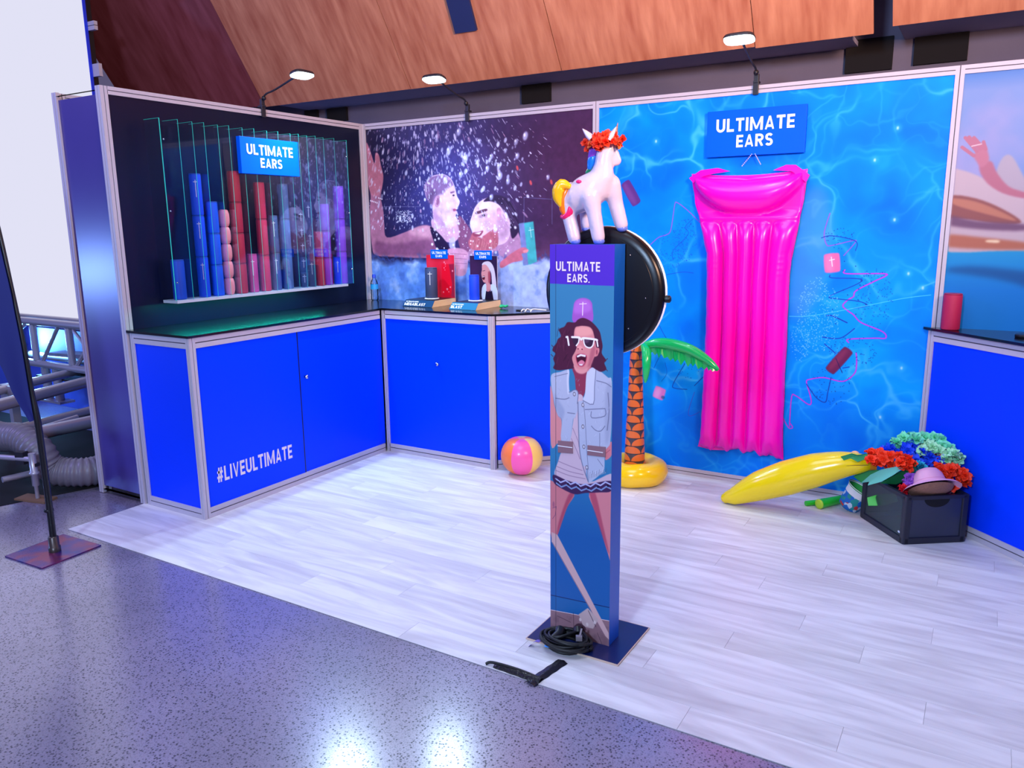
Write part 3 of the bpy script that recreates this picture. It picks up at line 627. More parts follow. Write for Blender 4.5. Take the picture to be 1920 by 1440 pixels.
wall_panel('panel', (px0, .008, 0), (1, 0, 0), px1-px0, .05, Z1, (0, -1, 0), POOLPRINT, wb, label='printed panel of bright blue rippling pool water with pink squiggles')
wall_panel('panel', (hx0, .008, 0), (1, 0, 0), hx1-hx0, .05, Z1, (0, -1, 0), FLOATPRINT, wb, label='printed panel of a pool float with a raised hand under clouds')
for x in (.006, X1, X2, 6.3): prof_part('post', (x, 0, 0), (x, 0, HW), V3(1, 0, 0), .044 if x > .1 else .022, V3(0, -1, 0), wb)
for a, b in ((.022, X1-.022), (X1+.022, X2-.022), (X2+.022, 6.28)):
    prof_part('rail', (a, 0, HW-.0225), (b, 0, HW-.0225), V3(0, 0, 1), .045, V3(0, -1, 0), wb)
    prof_part('rail', (a, 0, .025), (b, 0, .025), V3(0, 0, 1), .05, V3(0, -1, 0), wb)

# ------------------------------------------------------------------ hall behind the stand: grey wall, plywood bulkhead
GREY = mat('painted grey blockwork', (104, 100, 124), rough=.8, noise=.2, nscale=5, bump=.15)
DARKVOID = mat('dark opening', (10, 9, 18), rough=.9)
mb = MB(); mb.box((-3.2, .8, 0), (7.5, .9, 4.2)); hw = part('wall_back_hall', mb, GREY, kind='structure')
mb = MB(); mb.box((-1.35, .34, 2.80), (3.55, .80, 2.83)); part('soffit', mb, mat('grey soffit', (186, 182, 214), rough=.7), hw)
mb = MB(); mb.box((3.82, .34, 2.815), (7.4, .80, 2.845)); part('soffit', mb, bpy.data.materials['grey soffit'], hw)
for (a, b) in (((980, 160), (1033, 190)), ((1588, 78), (1672, 130)), ((1717, 62), (1813, 113)), ((615, 205), (652, 226)), ((573, 208), (597, 218))):
    p, q = on(a[0], a[1], 'y', .79), on(b[0], b[1], 'y', .79)
    mb = MB(); mb.box((p[0], .77, min(q[2], p[2]-.08)), (q[0], .80, p[2])); part('vent_recess', mb, DARKVOID, hw)
def plywood(name, dark=1.0):
    m = bpy.data.materials.new(name); m.use_nodes = True; nt = m.node_tree; b = nt.nodes['Principled BSDF']; N = nt.nodes.new; k = nt.links.new
    tc = N('ShaderNodeNewGeometry'); oi = N('ShaderNodeObjectInfo'); mp = N('ShaderNodeMapping'); mp.inputs['Scale'].default_value = (2.3, .42, .42)
    cb = N('ShaderNodeCombineXYZ'); k(oi.outputs['Random'], cb.inputs[0]); k(oi.outputs['Random'], cb.inputs[2]); sc_ = N('ShaderNodeVectorMath'); sc_.operation = 'SCALE'; sc_.inputs['Scale'].default_value = 30
    k(cb.outputs[0], sc_.inputs[0]); ad = N('ShaderNodeVectorMath'); ad.operation = 'ADD'
    k(tc.outputs['Position'], mp.inputs[0]); k(mp.outputs[0], ad.inputs[0]); k(sc_.outputs[0], ad.inputs[1])
    n = N('ShaderNodeTexNoise'); n.inputs['Scale'].default_value = 1.0; n.inputs['Detail'].default_value = 3; n.inputs['Distortion'].default_value = .6; k(ad.outputs[0], n.inputs['Vector'])
    mu = N('ShaderNodeMath'); mu.operation = 'MULTIPLY'; mu.inputs[1].default_value = 5; k(n.outputs['Fac'], mu.inputs[0])
    fr = N('ShaderNodeMath'); fr.operation = 'PINGPONG'; fr.inputs[1].default_value = .5; k(mu.outputs[0], fr.inputs[0])
    n2 = N('ShaderNodeTexNoise'); n2.inputs['Scale'].default_value = 9; n2.inputs['Detail'].default_value = 4; k(ad.outputs[0], n2.inputs['Vector'])
    mm = N('ShaderNodeMath'); mm.operation = 'MULTIPLY_ADD'; mm.inputs[1].default_value = .55; k(fr.outputs[0], mm.inputs[0]); k(n2.outputs['Fac'], mm.inputs[2])
    r = N('ShaderNodeValToRGB'); r.color_ramp.elements[0].position = .3; r.color_ramp.elements[1].position = .95
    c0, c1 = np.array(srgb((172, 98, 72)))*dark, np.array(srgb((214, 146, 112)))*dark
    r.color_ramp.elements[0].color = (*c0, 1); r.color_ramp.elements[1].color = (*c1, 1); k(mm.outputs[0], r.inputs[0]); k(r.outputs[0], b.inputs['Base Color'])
    b.inputs['Roughness'].default_value = .45; b.inputs['Specular IOR Level'].default_value = .3; return m
PLY = plywood('varnished plywood'); PLY_SHADE = plywood('shade tinted plywood', np.array((.34, .22, .50)))  # second plywood is the same wood with shade put into its colour
bk = struct('ceiling_bulkhead'); Dn = nrm(V3(0, -.547, .837)); NW = nrm(V3(0, -.837, -.547))
for a, b, z, m_ in ((-1.425, .262, 2.782, PLY), (.268, 1.635, 2.781, PLY), (1.641, 3.011, 2.78, PLY), (3.017, 3.70, 2.772, PLY), (3.80, 5.1, 2.80, PLY), (5.106, 6.5, 2.80, PLY)):
    mb = MB(); mb.obox((a, .3, z), V3(b-a, 0, 0), Dn*2.4, -NW*.02); part('plywood_sheet', mb, m_, bk)
n_l = np.cross(Dn, nrm(V3(-.97, -.24, 0)))
mb = MB(); mb.obox((-1.43, .3, 2.788), nrm(V3(-.97, -.24, 0))*1.5, Dn*1.6, n_l*.02 if n_l[1] > 0 else -n_l*.02); part('plywood_sheet', mb, PLY_SHADE, bk, label='dark shade tinted plywood sheet folding away behind the screen')
q = [onpl(*p, (0, .3, 2.78), (0, .837, .547)) for p in ((836, -12), (879, -12), (896, 55), (856, 61))]
mb = MB(); mb.prism([p+NW*.001 for p in q], NW*.02); part('access_hatch', mb, mat('dark blue hatch', (32, 44, 92), rough=.5), bk, label='dark blue hatch in the plywood')

# ------------------------------------------------------------------ cabinets
def cab_panel(name, a, b, z0, z1, N, m, parent, th=.014, rec=.008):
    a, b, N = np.array(a, float), np.array(b, float), np.array(N, float); mb = MB()
    mb.obox(V3(a[0], a[1], z0)-N*(rec+th), V3(b[0]-a[0], b[1]-a[1], 0), V3(0, 0, z1-z0), N*th); return part(name, mb, m, parent, bevel=.001)
def knob(p, N, parent):
    N = np.array(N, float); mb = MB(); mb.lathe([(.008, 0), (.008, .012), (.014, .014), (.014, .022), (.009, .026), (.0, .027)], p, 14, N); return part('knob', mb, CHROME, parent, 'small chrome lock knob')
ZR = HC-.062; ZB = .062
def cab_front(cab, a, b, N, posts=(1, 1), pw_=.04):
    a, b = V3(*a, 0), V3(*b, 0); d = nrm(b-a); N = np.array(N, float)
    ea, eb = ((pw_+.0025) if q else .022 for q in posts)
    prof_part('rail', a+d*ea+V3(0, 0, HC-.0315), b-d*eb+V3(0, 0, HC-.0315), V3(0, 0, 1), .062, N, cab)
    prof_part('rail', a+d*ea+V3(0, 0, .0315), b-d*eb+V3(0, 0, .0315), V3(0, 0, 1), .062, N, cab)
    for on_, p in zip(posts, (a+d*(pw_/2+.002), b-d*(pw_/2+.002))):
        if on_: prof_part('post', p, p+V3(0, 0, HC), d, pw_, N, cab)
c1 = thing('cabinet', 'blue two-door cabinet with white hashtag lettering below the acrylic rack', 'cabinet', (D1/2, -1.37, 0))
yE = -L+.006
cab_front(c1, (D1, yE), (D1, -D2), (1, 0, 0), (1, 0)); cab_front(c1, (.02, yE), (D1, yE), (0, -1, 0), (1, 1), .03)
cab_panel('end_panel', (.05, yE), (D1-.03, yE), ZB, ZR, (0, -1, 0), BLUE, c1)
dl = cab_panel('door', (D1, yE+.04), (D1, -1.381), ZB, ZR, (1, 0, 0), BLUE, c1)
mb = MB(); mb.box((D1-.022, -1.3795, ZB), (D1-.0085, -1.3725, ZR)); part('door_gap_shade', mb, mat('door gap shade', (6, 8, 60), rough=.5), c1, 'dark strip painted as shade in the gap between the doors')  # dark strip put in as the shadow line between the doors
dr = cab_panel('door', (D1, -1.372), (D1, -D2-.003), ZB, ZR, (1, 0, 0), BLUE, c1, .014, .014)
knob((D1-.014, -1.325, .716), (1, 0, 0), dr)
lettering('lettering', '#LIVEULTIMATE', (D1-.008, -2.088, .196), (0, 1, 0), (0, 0, 1), .60, .092, LILACWHITE, dl, .001, .02, label='pale hashtag lettering')
c2 = thing('cabinet', 'blue corner cabinet under the two product plinths, with a single knob', 'cabinet', (1.05, -.27, 0))
cab_front(c2, (D1, -D2), (XE, -D2), (0, -1, 0), (0, 0))
mb = MB(); profile(mb, (D1+.012, -D2, 0), (D1+.012, -D2, HC), V3(1, 0, 0), .03, V3(0, -1, 0)); part('post', mb, [ALU, GROOVE], c2)
ch = nrm(V3(1, 1, 0)); cn_ = nrm(V3(1, -1, 0)); cend = (XE+D2-.02, -.02)
mb = MB(); ctr = V3(XE, -D2, 0)
mb.lathe([(.026, 0), (.026, HC)], ctr-nrm(V3(.38, -.92, 0))*.012, 8)
for k_ in range(3): mb.obox(ctr+nrm(V3(.38, -.92, 0))*.010+nrm(V3(.92, .38, 0))*(-.017+k_*.012), nrm(V3(.92, .38, 0))*.008, V3(0, 0, HC), nrm(V3(.38, -.92, 0))*.006)
part('corner_post', mb, ALU, c2)
cab_front(c2, (XE+.01, -D2+.01), cend, cn_, (0, 1))
d2 = cab_panel('door', (D1+.027, -D2), (XE-.02, -D2), ZB, ZR, (0, -1, 0), BLUE, c2)
knob((1.072, -D2+.008, .718), (0, -1, 0), d2)
cab_panel('end_panel', (XE+.025, -D2+.025), (cend[0]-.03, cend[1]-.03), ZB, ZR, cn_, BLUE, c2)
wt = [(.0, -L-.004), (D1+.008, -L-.004), (D1+.008, -D2-.008), (XE+.004, -D2-.008), (XE+D2+.0, -.002), (.0, -.002)]
mb = MB(); mb.prism([V3(x, y, HC) for x, y in wt], V3(0, 0, .014)); wk = part('worktop', mb, WORKTOP, None, bevel=.002)
wk['label'] = 'polished black L-shaped worktop running below the rack and plinths'; wk['category'] = 'worktop'
# right-hand cabinet, running out from the wall at an angle
c3 = thing('cabinet', 'blue cabinet angled out from the wall behind the black crate', 'cabinet', (4.9, -.3, 0))
ra, rb = (4.147, -.007), (4.712, -.572); rn = nrm(V3(-1, -1, 0))
cab_front(c3, ra, rb, rn, (1, 0)); cab_panel('end_panel', (ra[0]+.03, ra[1]-.03), (rb[0]-.02, rb[1]+.02), ZB, ZR, rn, BLUE, c3)
mb = MB(); mb.lathe([(.026, 0), (.026, HC)], (rb[0]+.008, rb[1]+.004, 0), 8); part('corner_post', mb, ALU, c3)
cab_front(c3, rb, (6.2, rb[1]), (0, -1, 0), (0, 1)); cab_panel('door', (rb[0]+.03, rb[1]), (6.16, rb[1]), ZB, ZR, (0, -1, 0), BLUE, c3)
mb = MB(); mb.prism([V3(x, y, HC) for x, y in ((4.12, -.004), (4.165, -.055), (4.69, -.59), (6.2, -.59), (6.2, -.004))], V3(0, 0, .014)); wk = part('worktop', mb, WORKTOP, None, bevel=.002)
wk['label'] = 'polished black worktop holding the lone red speaker'; wk['category'] = 'worktop'
# ------------------------------------------------------------------ clamp-on floodlights
LEDLENS = mat('lit LED lens', (255, 255, 255), emit=(.62, .92, 1.0), es=4)
def floodlight(label, clamp, head, aim):
    clamp = np.array(clamp, float); head = np.array(head, float); d = head-clamp; h = nrm(V3(d[0], d[1], 0)); sd = np.cross(h, V3(0, 0, 1))
    t = thing('floodlight', label, 'floodlight', clamp, 'clamp-on arm floodlights')
    mb = MB(); mb.obox(clamp-sd*.016+h*.002+V3(0, 0, -.055), sd*.032, h*.012, V3(0, 0, .07)); mb.obox(clamp-sd*.016-h*.03+V3(0, 0, .012), sd*.032, h*.05, V3(0, 0, .012))
    mb.obox(clamp-sd*.014-h*.01+V3(0, 0, .02), sd*.028, h*.022, V3(0, 0, .045)); part('clamp', mb, DARKMETAL, t, bevel=.002)
    p0 = clamp+V3(0, 0, .06); mb = MB(); mb.tube(catmull([p0, p0+h*.045+V3(0, 0, .035), p0+d*.35+V3(0, 0, -.01), head-h*.03], 5), .0065, 8); part('arm', mb, DARKMETAL, t)
    mb = MB(); mb.ell(p0+h*.02+V3(0, 0, .01), (.016, .016, .016), 10, 6); part('hinge', mb, BLACKP, t)
    n = nrm(np.array(aim, float)-head); x = sd; y = np.cross(n, x); mb = MB()
    ring = lambda rx, ry, off: [head+x*(rx*np.sign(math.cos(a))*abs(math.cos(a))**.6)+y*(ry*np.sign(math.sin(a))*abs(math.sin(a))**.6)+n*off for a in np.linspace(0, 2*PI, 25)[:-1]]
    rs = [ring(.06, .034, -.018), ring(.080, .047, -.012), ring(.086, .052, -.002), ring(.086, .052, .008)]
    vs = sum(rs, []); fs = [tuple(range(23, -1, -1))]
    for i in range(3):
        for k in range(24): fs.append((i*24+k, i*24+(k+1) % 24, (i+1)*24+(k+1) % 24, (i+1)*24+k))
    mb.add(vs, fs, False); hd = part('lamp_head', mb, DARKMETAL, t)
    mb = MB(); mb.prism(ring(.083, .050, .003), n*.012); part('lens', mb, LEDLENS, hd, 'glowing white lens')
    l = bpy.data.lights.new('flood', 'AREA'); l.shape = 'RECTANGLE'; l.size = .15; l.size_y = .085; l.energy = FLOOD_W; l.color = (.54, .76, 1.0); l.spread = 2.3
    o = bpy.data.objects.new('flood_light', l); C.objects.link(o); o.location = head+n*.014; o.rotation_euler = Vector(n).to_track_quat('-Z', 'Y').to_euler()
    return t
FLOOD_W = 54
floodlight('arm floodlight clamped above the acrylic speaker rack', (0.004, -1.029, HW), (.40, -1.03, 2.688), (1.0, -1.25, 0))
floodlight('arm floodlight clamped above the splashing bathers panel', (1.021, -.004, HW), (1.02, -.405, 2.688), (1.10, -1.1, 0))
floodlight('arm floodlight clamped above the pool water panel', (3.112, -.004, HW), (3.111, -.405, 2.692), (3.15, -1.1, 0))

# ------------------------------------------------------------------ acrylic rack with stacks of speakers
ACR = clear('clear acrylic', (.975, .99, 1.0), refl=.28, rough=.03, gl=(.6, .75, 1.0))
EDGE = mat('green acrylic edge', (46, 190, 176), rough=.3, emit=(0.0, .36, .28), es=.4)  # edge-lit glow put into the acrylic edge as emission
rk = thing('speaker_rack', 'wall-hung clear acrylic rack with green edges and many narrow bays', 'display rack', (.02, -1.17, 1.25))
ry = [-1.961, -1.836, -1.735, -1.65, -1.547, -1.461, -1.355, -1.258, -1.149, -1.051, -.939, -.862, -.783, -.699, -.619, -.508, -.376]
RZ0, RZ1, RX0, RX1 = 1.262, 2.335, .016, .16
mb = MB(); mb.box((RX0, -1.95, RZ0-.018), (RX1-.005, -.43, RZ0)); part('base_shelf', mb, mat('frosted acrylic', (196, 206, 226), rough=.4, emit=(.0, .25, .2), es=.03), rk, 'frosted base shelf', bevel=.001)  # faint teal glow put into the shelf as emission
def sheet(name, y, z0, z1, par, g=.0015):
    mb = MB(); mb.obox((RX0, y-g, z0), (RX1-RX0, 0, 0), (0, 2*g, 0), (0, 0, z1-z0)); o = part(name, mb, ACR, par)
    mb = MB(); e = .0012
    mb.obox((RX1-.0005, y-g, z0), (e, 0, 0), (0, 2*g, 0), (0, 0, z1-z0)); mb.obox((RX0, y-g, z1-.0005), (RX1-RX0, 0, 0), (0, 2*g, 0), (0, 0, e)); part('edge', mb, EDGE, o, 'green glowing edge')
for k_, y in enumerate(ry): sheet('divider', y, RZ0+.0005, RZ1+(.004 if k_ % 2 else 0), rk, .0025 if k_ in (0, len(ry)-1) else .0013)
mb = MB(); mb.box((RX1+.002, ry[0], RZ0), (RX1+.0045, ry[-1], RZ1-.012)); part('front_sheet', mb, clear('clear acrylic front', (.97, .985, 1.0), refl=.32, rough=.02, gl=(.5, .65, 1.0)), rk)
for z_ in (RZ1-.12, 1.80, RZ0+.11):
    for y in (ry[0]+.015, ry[-1]-.015):
        mb = MB(); mb.lathe([(.006, 0), (.006, .004), (.0, .006)], (RX1+.0045, y, z_), 8, (1, 0, 0)); part('screw_cap', mb, CHROME, rk)
l = bpy.data.lights.new('rack_led_strip', 'AREA'); l.shape = 'RECTANGLE'; l.size = 1.3; l.size_y = .02; l.energy = 9; l.color = (.0, .85, .70)
o = bpy.data.objects.new('rack_led_strip', l); C.objects.link(o); o.location = (.14, -1.35, RZ0-.022); o.rotation_euler = (0, 0, PI/2)

CAPM = {}
def spk_mats(col):
    if col not in CAPM:
        CAPM[col] = (mat('speaker fabric', col, rough=.62, noise=.25, nscale=300, bump=.1, bscale=500), mat('speaker cap', tuple(min(255, c*.8+10) for c in col), rough=.45))
    return CAPM[col]
PLUS = mat('pale plus minus mark', (226, 232, 240), rough=.4)
def speaker_proto(label, col, r, h, cross, group=None, round_=False, face=(1, -.75, 0), ring=False):
    t = thing('speaker', label, 'speaker', (0, 0, 0), group); fm, cm = spk_mats(col); mb = MB()
    if round_: mb.lathe([(r*.62, 0), (r*.82, h*.06), (r*.97, h*.25), (r, h*.5), (r*.97, h*.75), (r*.80, h*.95), (r*.5, h), (0, h*1.0)], (0, 0, 0), 18)
    else: mb.lathe([(r*.97, .004), (r, .008), (r, h-.012), (r*.97, h-.008)], (0, 0, 0), 20)
    part('body', mb, fm, t)
    if not round_:
        mb = MB(); mb.lathe([(r*.93, h-.008), (r*.98, h-.004), (r*.94, h-.0005), (r*.8, h-.0005), (0, h-.003)], (0, 0, 0), 20); part('top_cap', mb, cm, t)
        mb = MB(); mb.lathe([(r*.9, 0), (r*.97, .004)], (0, 0, 0), 20); part('foot', mb, cm, t)
    if cross:
        n = nrm(face); x = nrm(np.cross(V3(0, 0, 1), n)); mb = MB(); zz = h*.8 if not round_ else h*.72; a = r*.34 if not round_ else r*.4; ln = h*.36 if not round_ else h*.42
        mb.obox(n*(r*.985)-x*.0018+V3(0, 0, zz-ln), x*.0036, n*(r*.03), V3(0, 0, ln+a)); mb.obox(n*(r*.97)-x*a+V3(0, 0, zz-.0018), x*2*a, n*(r*.05), V3(0, 0, .0036)); part('plus_mark', mb, PLUS, t)
    return t
ORD = {1: ['sole'], 2: ['upper', 'lower'], 3: ['top', 'middle', 'bottom'], 4: ['topmost', 'second', 'third', 'bottom'], 5: ['topmost', 'second', 'middle', 'fourth', 'lowest']}
# (bottom px, y px of the shelf, top px x, y, pieces, colour, radius, cross, rounded, name of the stack)
ST = [((349, 557), (345, 486), 1, (0, 70, 200), .040, 0, 0, 'short blue cylinder stack beside the glowing outer edge'),
      ((384, 555), (370, 326), 3, (0, 74, 240), .036, 1, 0, 'tall bright blue stack in the second bay'),
      ((411, 553), (397, 378), 3, (0, 88, 236), .036, 0, 0, 'mid-height blue stack beside the pink round ones'),
      ((433, 551), (423, 393), 5, (240, 150, 160), .036, 0, 1, 'stack of round pink speakers'),
      ((455, 548), (438, 321), 4, (176, 28, 62), .040, 0, 0, 'tallest dark red stack beside the round pink ones'),
      ((478, 546), (471, 476), 1, (196, 66, 150), .033, 1, 0, 'short magenta cylinder between the two tall red stacks'),
      ((501, 544), (488, 342), 3, (200, 40, 84), .037, 0, 0, 'tall raspberry red stack below the small blue sign'),
      ((525, 542), (517, 404), 2, (66, 92, 140), .031, 1, 0, 'narrow slate blue stack of two'),
      ((544, 540), (534, 345), 3, (70, 110, 170), .036, 0, 0, 'tall steel blue stack in the middle bays'),
      ((565, 539), (557, 394), 5, (26, 30, 56), .033, 1, 1, 'stack of round black speakers with white crosses'),
      ((580, 537), (572, 378), 3, (60, 74, 116), .033, 1, 0, 'dark slate stack beside the round black ones'),
      ((598, 535), (591, 434), 2, (196, 44, 66), .035, 0, 0, 'short red pair beside the purple stack'),
      ((612, 534), (603, 382), 3, (150, 70, 226), .036, 0, 0, 'purple stack beside the short red pair'),
      ((630, 532), (626, 482), 1, (10, 60, 255), .030, 1, 0, 'short vivid blue cylinder between the purple stacks'),
      ((644, 530), (634, 349), 3, (130, 62, 220), .040, 0, 0, 'tall purple stack in the bay nearest the corner')]
for (bx, by), (tx, ty), n_, col, r_, cr, rd, nm in ST:
    p = on(bx, by, 'x', .09); yy = p[1]; zt = on(tx, ty, 'x', .09)[2]; h = (zt-RZ0)/n_-.0006
    # keep the stack between its two dividers
    lo = max([a for a in ry if a < yy]+[-1.961]); hi = min([a for a in ry if a > yy]+[-.376]); mid = (lo+hi)/2; half = (hi-lo)/2-.003
    r_ = min(r_, half); yy = min(max(yy, lo+.003+r_), hi-.003-r_)
    first = None
    for k_ in range(n_):
        w_ = ORD[n_][n_-1-k_]
        lab = f'{w_} speaker in the {nm}' if n_ > 1 else f'{nm}'
        loc = (.09, yy, RZ0+.0008+k_*(h+.0006))
        if first is None: first = speaker_proto(lab, col, r_, h, cr, 'speakers in the acrylic rack', rd); first.location = loc
        else: dup(first, loc, lab)
def sign(label, o, X, w_, h_, N, th, lines, group=None, cat='sign'):
    o, X, N = np.array(o, float), np.array(X, float), np.array(N, float); Z = V3(0, 0, 1)
    t = thing('sign', label, cat, o, group); mb = MB(); mb.obox(o-N*th, X*w_, N*th, Z*h_); part('board', mb, SIGNBLUE, t, bevel=.001)
    for s_, fx, fy, fw, fh in lines: lettering('lettering', s_, o+X*(w_*fx)+Z*(h_*fy)+N*.0005, X, Z, w_*fw, h_*fh, WHITE, t, .0015, .02)
    return t
LN = (('ULTIMATE', .10, .53, .79, .285), ('EARS', .315, .185, .37, .265))
sg = sign('small blue sign with white lettering fixed to the acrylic rack', (.20, -1.416, 2.045), (0, 1, 0), .505, .232, (1, 0, 0), .034, LN)
sign('large blue sign with white lettering hung above the pink air mattress', (2.828, -.028, 2.095), (1, 0, 0), .589, .272, (0, -1, 0), .02, LN)

# ------------------------------------------------------------------ pink air mattress on the wall
PINK = mat('shiny pink vinyl', (255, 0, 190), rough=.28, spec=.4, coat=.1, noise=.05, sss=.0)
zt_, zb_ = 2.0, .235
def mat_edges(v):     # v 0 bottom .. 1 top: left and right x
    zs = [0, .03, .25, .45, .62, .72, .80, .90, 1]
    xl = np.interp(v, zs, [2.842, 2.862, 2.868, 2.872, 2.866, 2.858, 2.82, 2.768, 2.738]); xr = np.interp(v, zs, [3.40, 3.39, 3.381, 3.378, 3.372, 3.380, 3.405, 3.428, 3.442]); return xl, xr
seam = [0, .212, .394, .568, .747, 1]
def pil(u, v):        # pillow cross-section, 0 outside
    ul = (u-.5)*2; top = .992-.012*(1-ul*ul); bot = .856+.115*abs(ul)**3
    if v <= bot or v >= top or abs(ul) > .94: return 0
    t = (v-bot)/(top-bot); return math.sqrt(max(0, 1-(2*t-1)**2))*math.sqrt(max(0, 1-(ul/.94)**4))
def mat_h(u, v):
    h = .010; e = min(u, 1-u)
    p = pil(u, v)
    if p > 0: return h+.105*p
    for a, b in zip(seam[:-1], seam[1:]):
        if a <= u <= b:
            t = (u-a)/(b-a); vs = .80 if (a > 0 and b < 1) else .83
            tube_ = math.sqrt(max(0, 1-(2*t-1)**2))
            sidebl = 1 if v < .76 else max(0, 1-((v-.76)/.075)**2)**.5 if v < .835 else 0
            full = math.sqrt(max(0, 1-(2*e*0+abs(u-.5)*2)**6))*.034*(1 if v < .84 else max(0, 1-(v-.84)/.03))
            endb = min(1, v/.05)**.5
            return h+(max(.062*tube_*sidebl, full*(1-sidebl)+.014*0))*endb
    return h
NU, NV = 90, 150
def mat_fn(sgn):
    def f(u, v):
        xl, xr = mat_edges(v); x = xl+(xr-xl)*u; ul = (u-.5)*2
        z = zb_+(zt_-zb_)*v
        if v > .9: z -= (v-.9)/.1*.022*(1-ul**2)**1.0*1.0
        if v < .06: z += (1-v/.06)*(.012*math.sin(u*31)+.006*math.sin(u*67))-(1-v/.06)*.015*abs(ul)
        rim = max(0, 1-min(u, 1-u)/.05); x += rim*.0018*math.sin(v*90)*(1 if u < .5 else -1)
        hh = mat_h(u, v)*(1-.0*rim)
        if min(u, 1-u) < .004 or v < .003 or v > .997: hh = .006
        wr = .0018*math.sin(v*330)*max(0, 1-abs(v-.68)/.06)*max(0, 1-abs(min(u, 1-u)-.1)/.08)
        y = -.022-(hh+wr if sgn else -0.004)
        return (x, y, z)
    return f
t = thing('air_mattress', 'hot pink inflatable air mattress hanging on the pool water panel', 'air mattress', (3.12, -.03, .24))
mb = MB(); mb.grid(NU, NV, mat_fn(1), True, flip=False); mb.grid(6, 20, mat_fn(0), True, flip=True); part('body', mb, PINK, t)
for pts in (((1292, 334), (1314, 319), (1346, 315), (1368, 321), (1336, 326), (1318, 331), (1300, 343)), ((1450, 319), (1474, 309), (1492, 309), (1518, 328), (1511, 342), (1498, 331), (1484, 321), (1466, 320))):
    mb = MB(); mb.prism([on(px, py, 'y', -.045) for px, py in pts], V3(0, .012, 0)); part('corner_flap', mb, PINK, t, 'folded pink corner flap')
for x0_, z0_, x1_, z1_ in ((3.11, 2.10, 3.055, 2.035), (3.13, 2.10, 3.165, 2.04)):
    mb = MB()
    for k_ in range(9):
        q = k_/8; mb.ell((x0_+(x1_-x0_)*q, -.026, z0_+(z1_-z0_)*q), (.0035, .0035, .0045), 6, 4)
    part('hanging_chain', mb, mat('pale bead chain', (190, 190, 225), rough=.3), t, 'pale bead chain')

# ------------------------------------------------------------------ photo booth column with ring light
bx0, bx1, by0, by1, bz1 = 2.958, 3.228, -2.325, -2.228, 1.622
bt = thing('photo_booth_column', 'slim printed photo booth column on a flat steel plate', 'photo booth', (3.09, -2.28, 0))
W_, H_ = 340, int(340*bz1/(bx1-bx0)/1.15); H_ = 1780
def bp(px, py):
    p = on(px, py, 'y', by0); return ((p[0]-bx0)/(bx1-bx0)*W_, (bz1-p[2])/bz1*H_)
def A(X, Y): return bp(1000+X/5.143, 440+Y/5.143)
def B(X, Y): return bp(1000+X/5.143, 680+Y/5.143)
cv = Canvas(W_, H_, (54, 120, 160)); Yg = np.linspace(0, 1, H_)[:, None]*np.ones((1, W_))
cv.mask(np.clip((Yg-.15)*1.4, 0, 1)*np.clip(1-(Yg-.2), 0, 1), (38, 116, 164), .6); cv.mask(np.clip((Yg-.52)*5, 0, 1), (24, 84, 150), .9)
cv.poly([(0, 0), (W_, 0), (W_, A(0, 472)[1]), (0, A(0, 468)[1])], (72, 44, 176))
gy = bp(1034, 1118)[1]; g2 = bp(1034, 1145)[1]
cv.poly([bp(1030, 1118), bp(1146, 1143), bp(1146, 1170), bp(1030, 1146)], (26, 92, 150)); cv.line([bp(1030, 1118), bp(1146, 1143)], 4, (16, 40, 90))
cv.poly([bp(1030, 1146), bp(1146, 1168), bp(1150, 1240), bp(1030, 1240)], (138, 104, 110)); cv.line([bp(1030, 1146), bp(1146, 1168)], 3, (220, 190, 190))
rg = np.random.RandomState(2); nn = vnoise(W_, H_, 40, 77, 4); cv.mask((Yg*H_ > g2+12)*np.clip((nn-.5)*4, 0, 1), (110, 80, 90), .6)
for a in (((1075, 1152), (1076, 1180)), ((1080, 1175), (1090, 1172), (1100, 1185)), ((1120, 1190), (1128, 1210)), ((1045, 1158), (1070, 1170))): cv.line([bp(*p) for p in a], 2.5, (60, 40, 52), .8)
def pa(f, pts, col, al=1, soft=1, smooth=4): cv.poly([f(*p) for p in pts], col, al, soft, smooth)
# legs
pa(bp, ((1030, 905), (1047, 913), (1077, 927), (1064, 952), (1055, 977), (1044, 1008), (1034, 1010), (1028, 960)), (196, 116, 122)); pa(bp, ((1066, 930), (1077, 927), (1064, 952), (1054, 980), (1044, 1008), (1048, 980)), (160, 60, 84), .8, 3)
pa(bp, ((1105, 926), (1146, 920), (1147, 1050), (1138, 1035), (1127, 996), (1116, 962)), (206, 124, 130)); pa(bp, ((1105, 926), (1116, 926), (1130, 985), (1142, 1040), (1134, 1022), (1122, 985)), (168, 64, 88), .8, 3)
cv.line([bp(1036, 955), bp(1043, 952), bp(1041, 968), bp(1036, 975)], 2, (110, 60, 100)); cv.ell(bp(1038, 948), 6, 14, (120, 60, 100), alpha=.5, soft=2)
# deck and wheel
cv.poly([bp(1034, 1000), bp(1045, 1005), bp(1141, 1190), bp(1142, 1203), bp(1135, 1196), bp(1034, 1018)], (198, 160, 158), soft=1); cv.line([bp(1036, 1020), bp(1104, 1140), bp(1133, 1196)], 4, (130, 96, 110), .8)
pa(bp, ((1085, 1155), (1102, 1143), (1122, 1165), (1112, 1182), (1094, 1178)), (186, 160, 158), smooth=0); cv.line([bp(1103, 1148), bp(1117, 1178)], 3, (60, 44, 60)); 
for p in ((1088, 1165), (1101, 1174), (1115, 1170)): cv.ell(bp(*p), 7, 9, (206, 186, 182), soft=1)
pa(bp, ((1075, 1180), (1085, 1172), (1098, 1180), (1094, 1192), (1078, 1192)), (70, 46, 56))
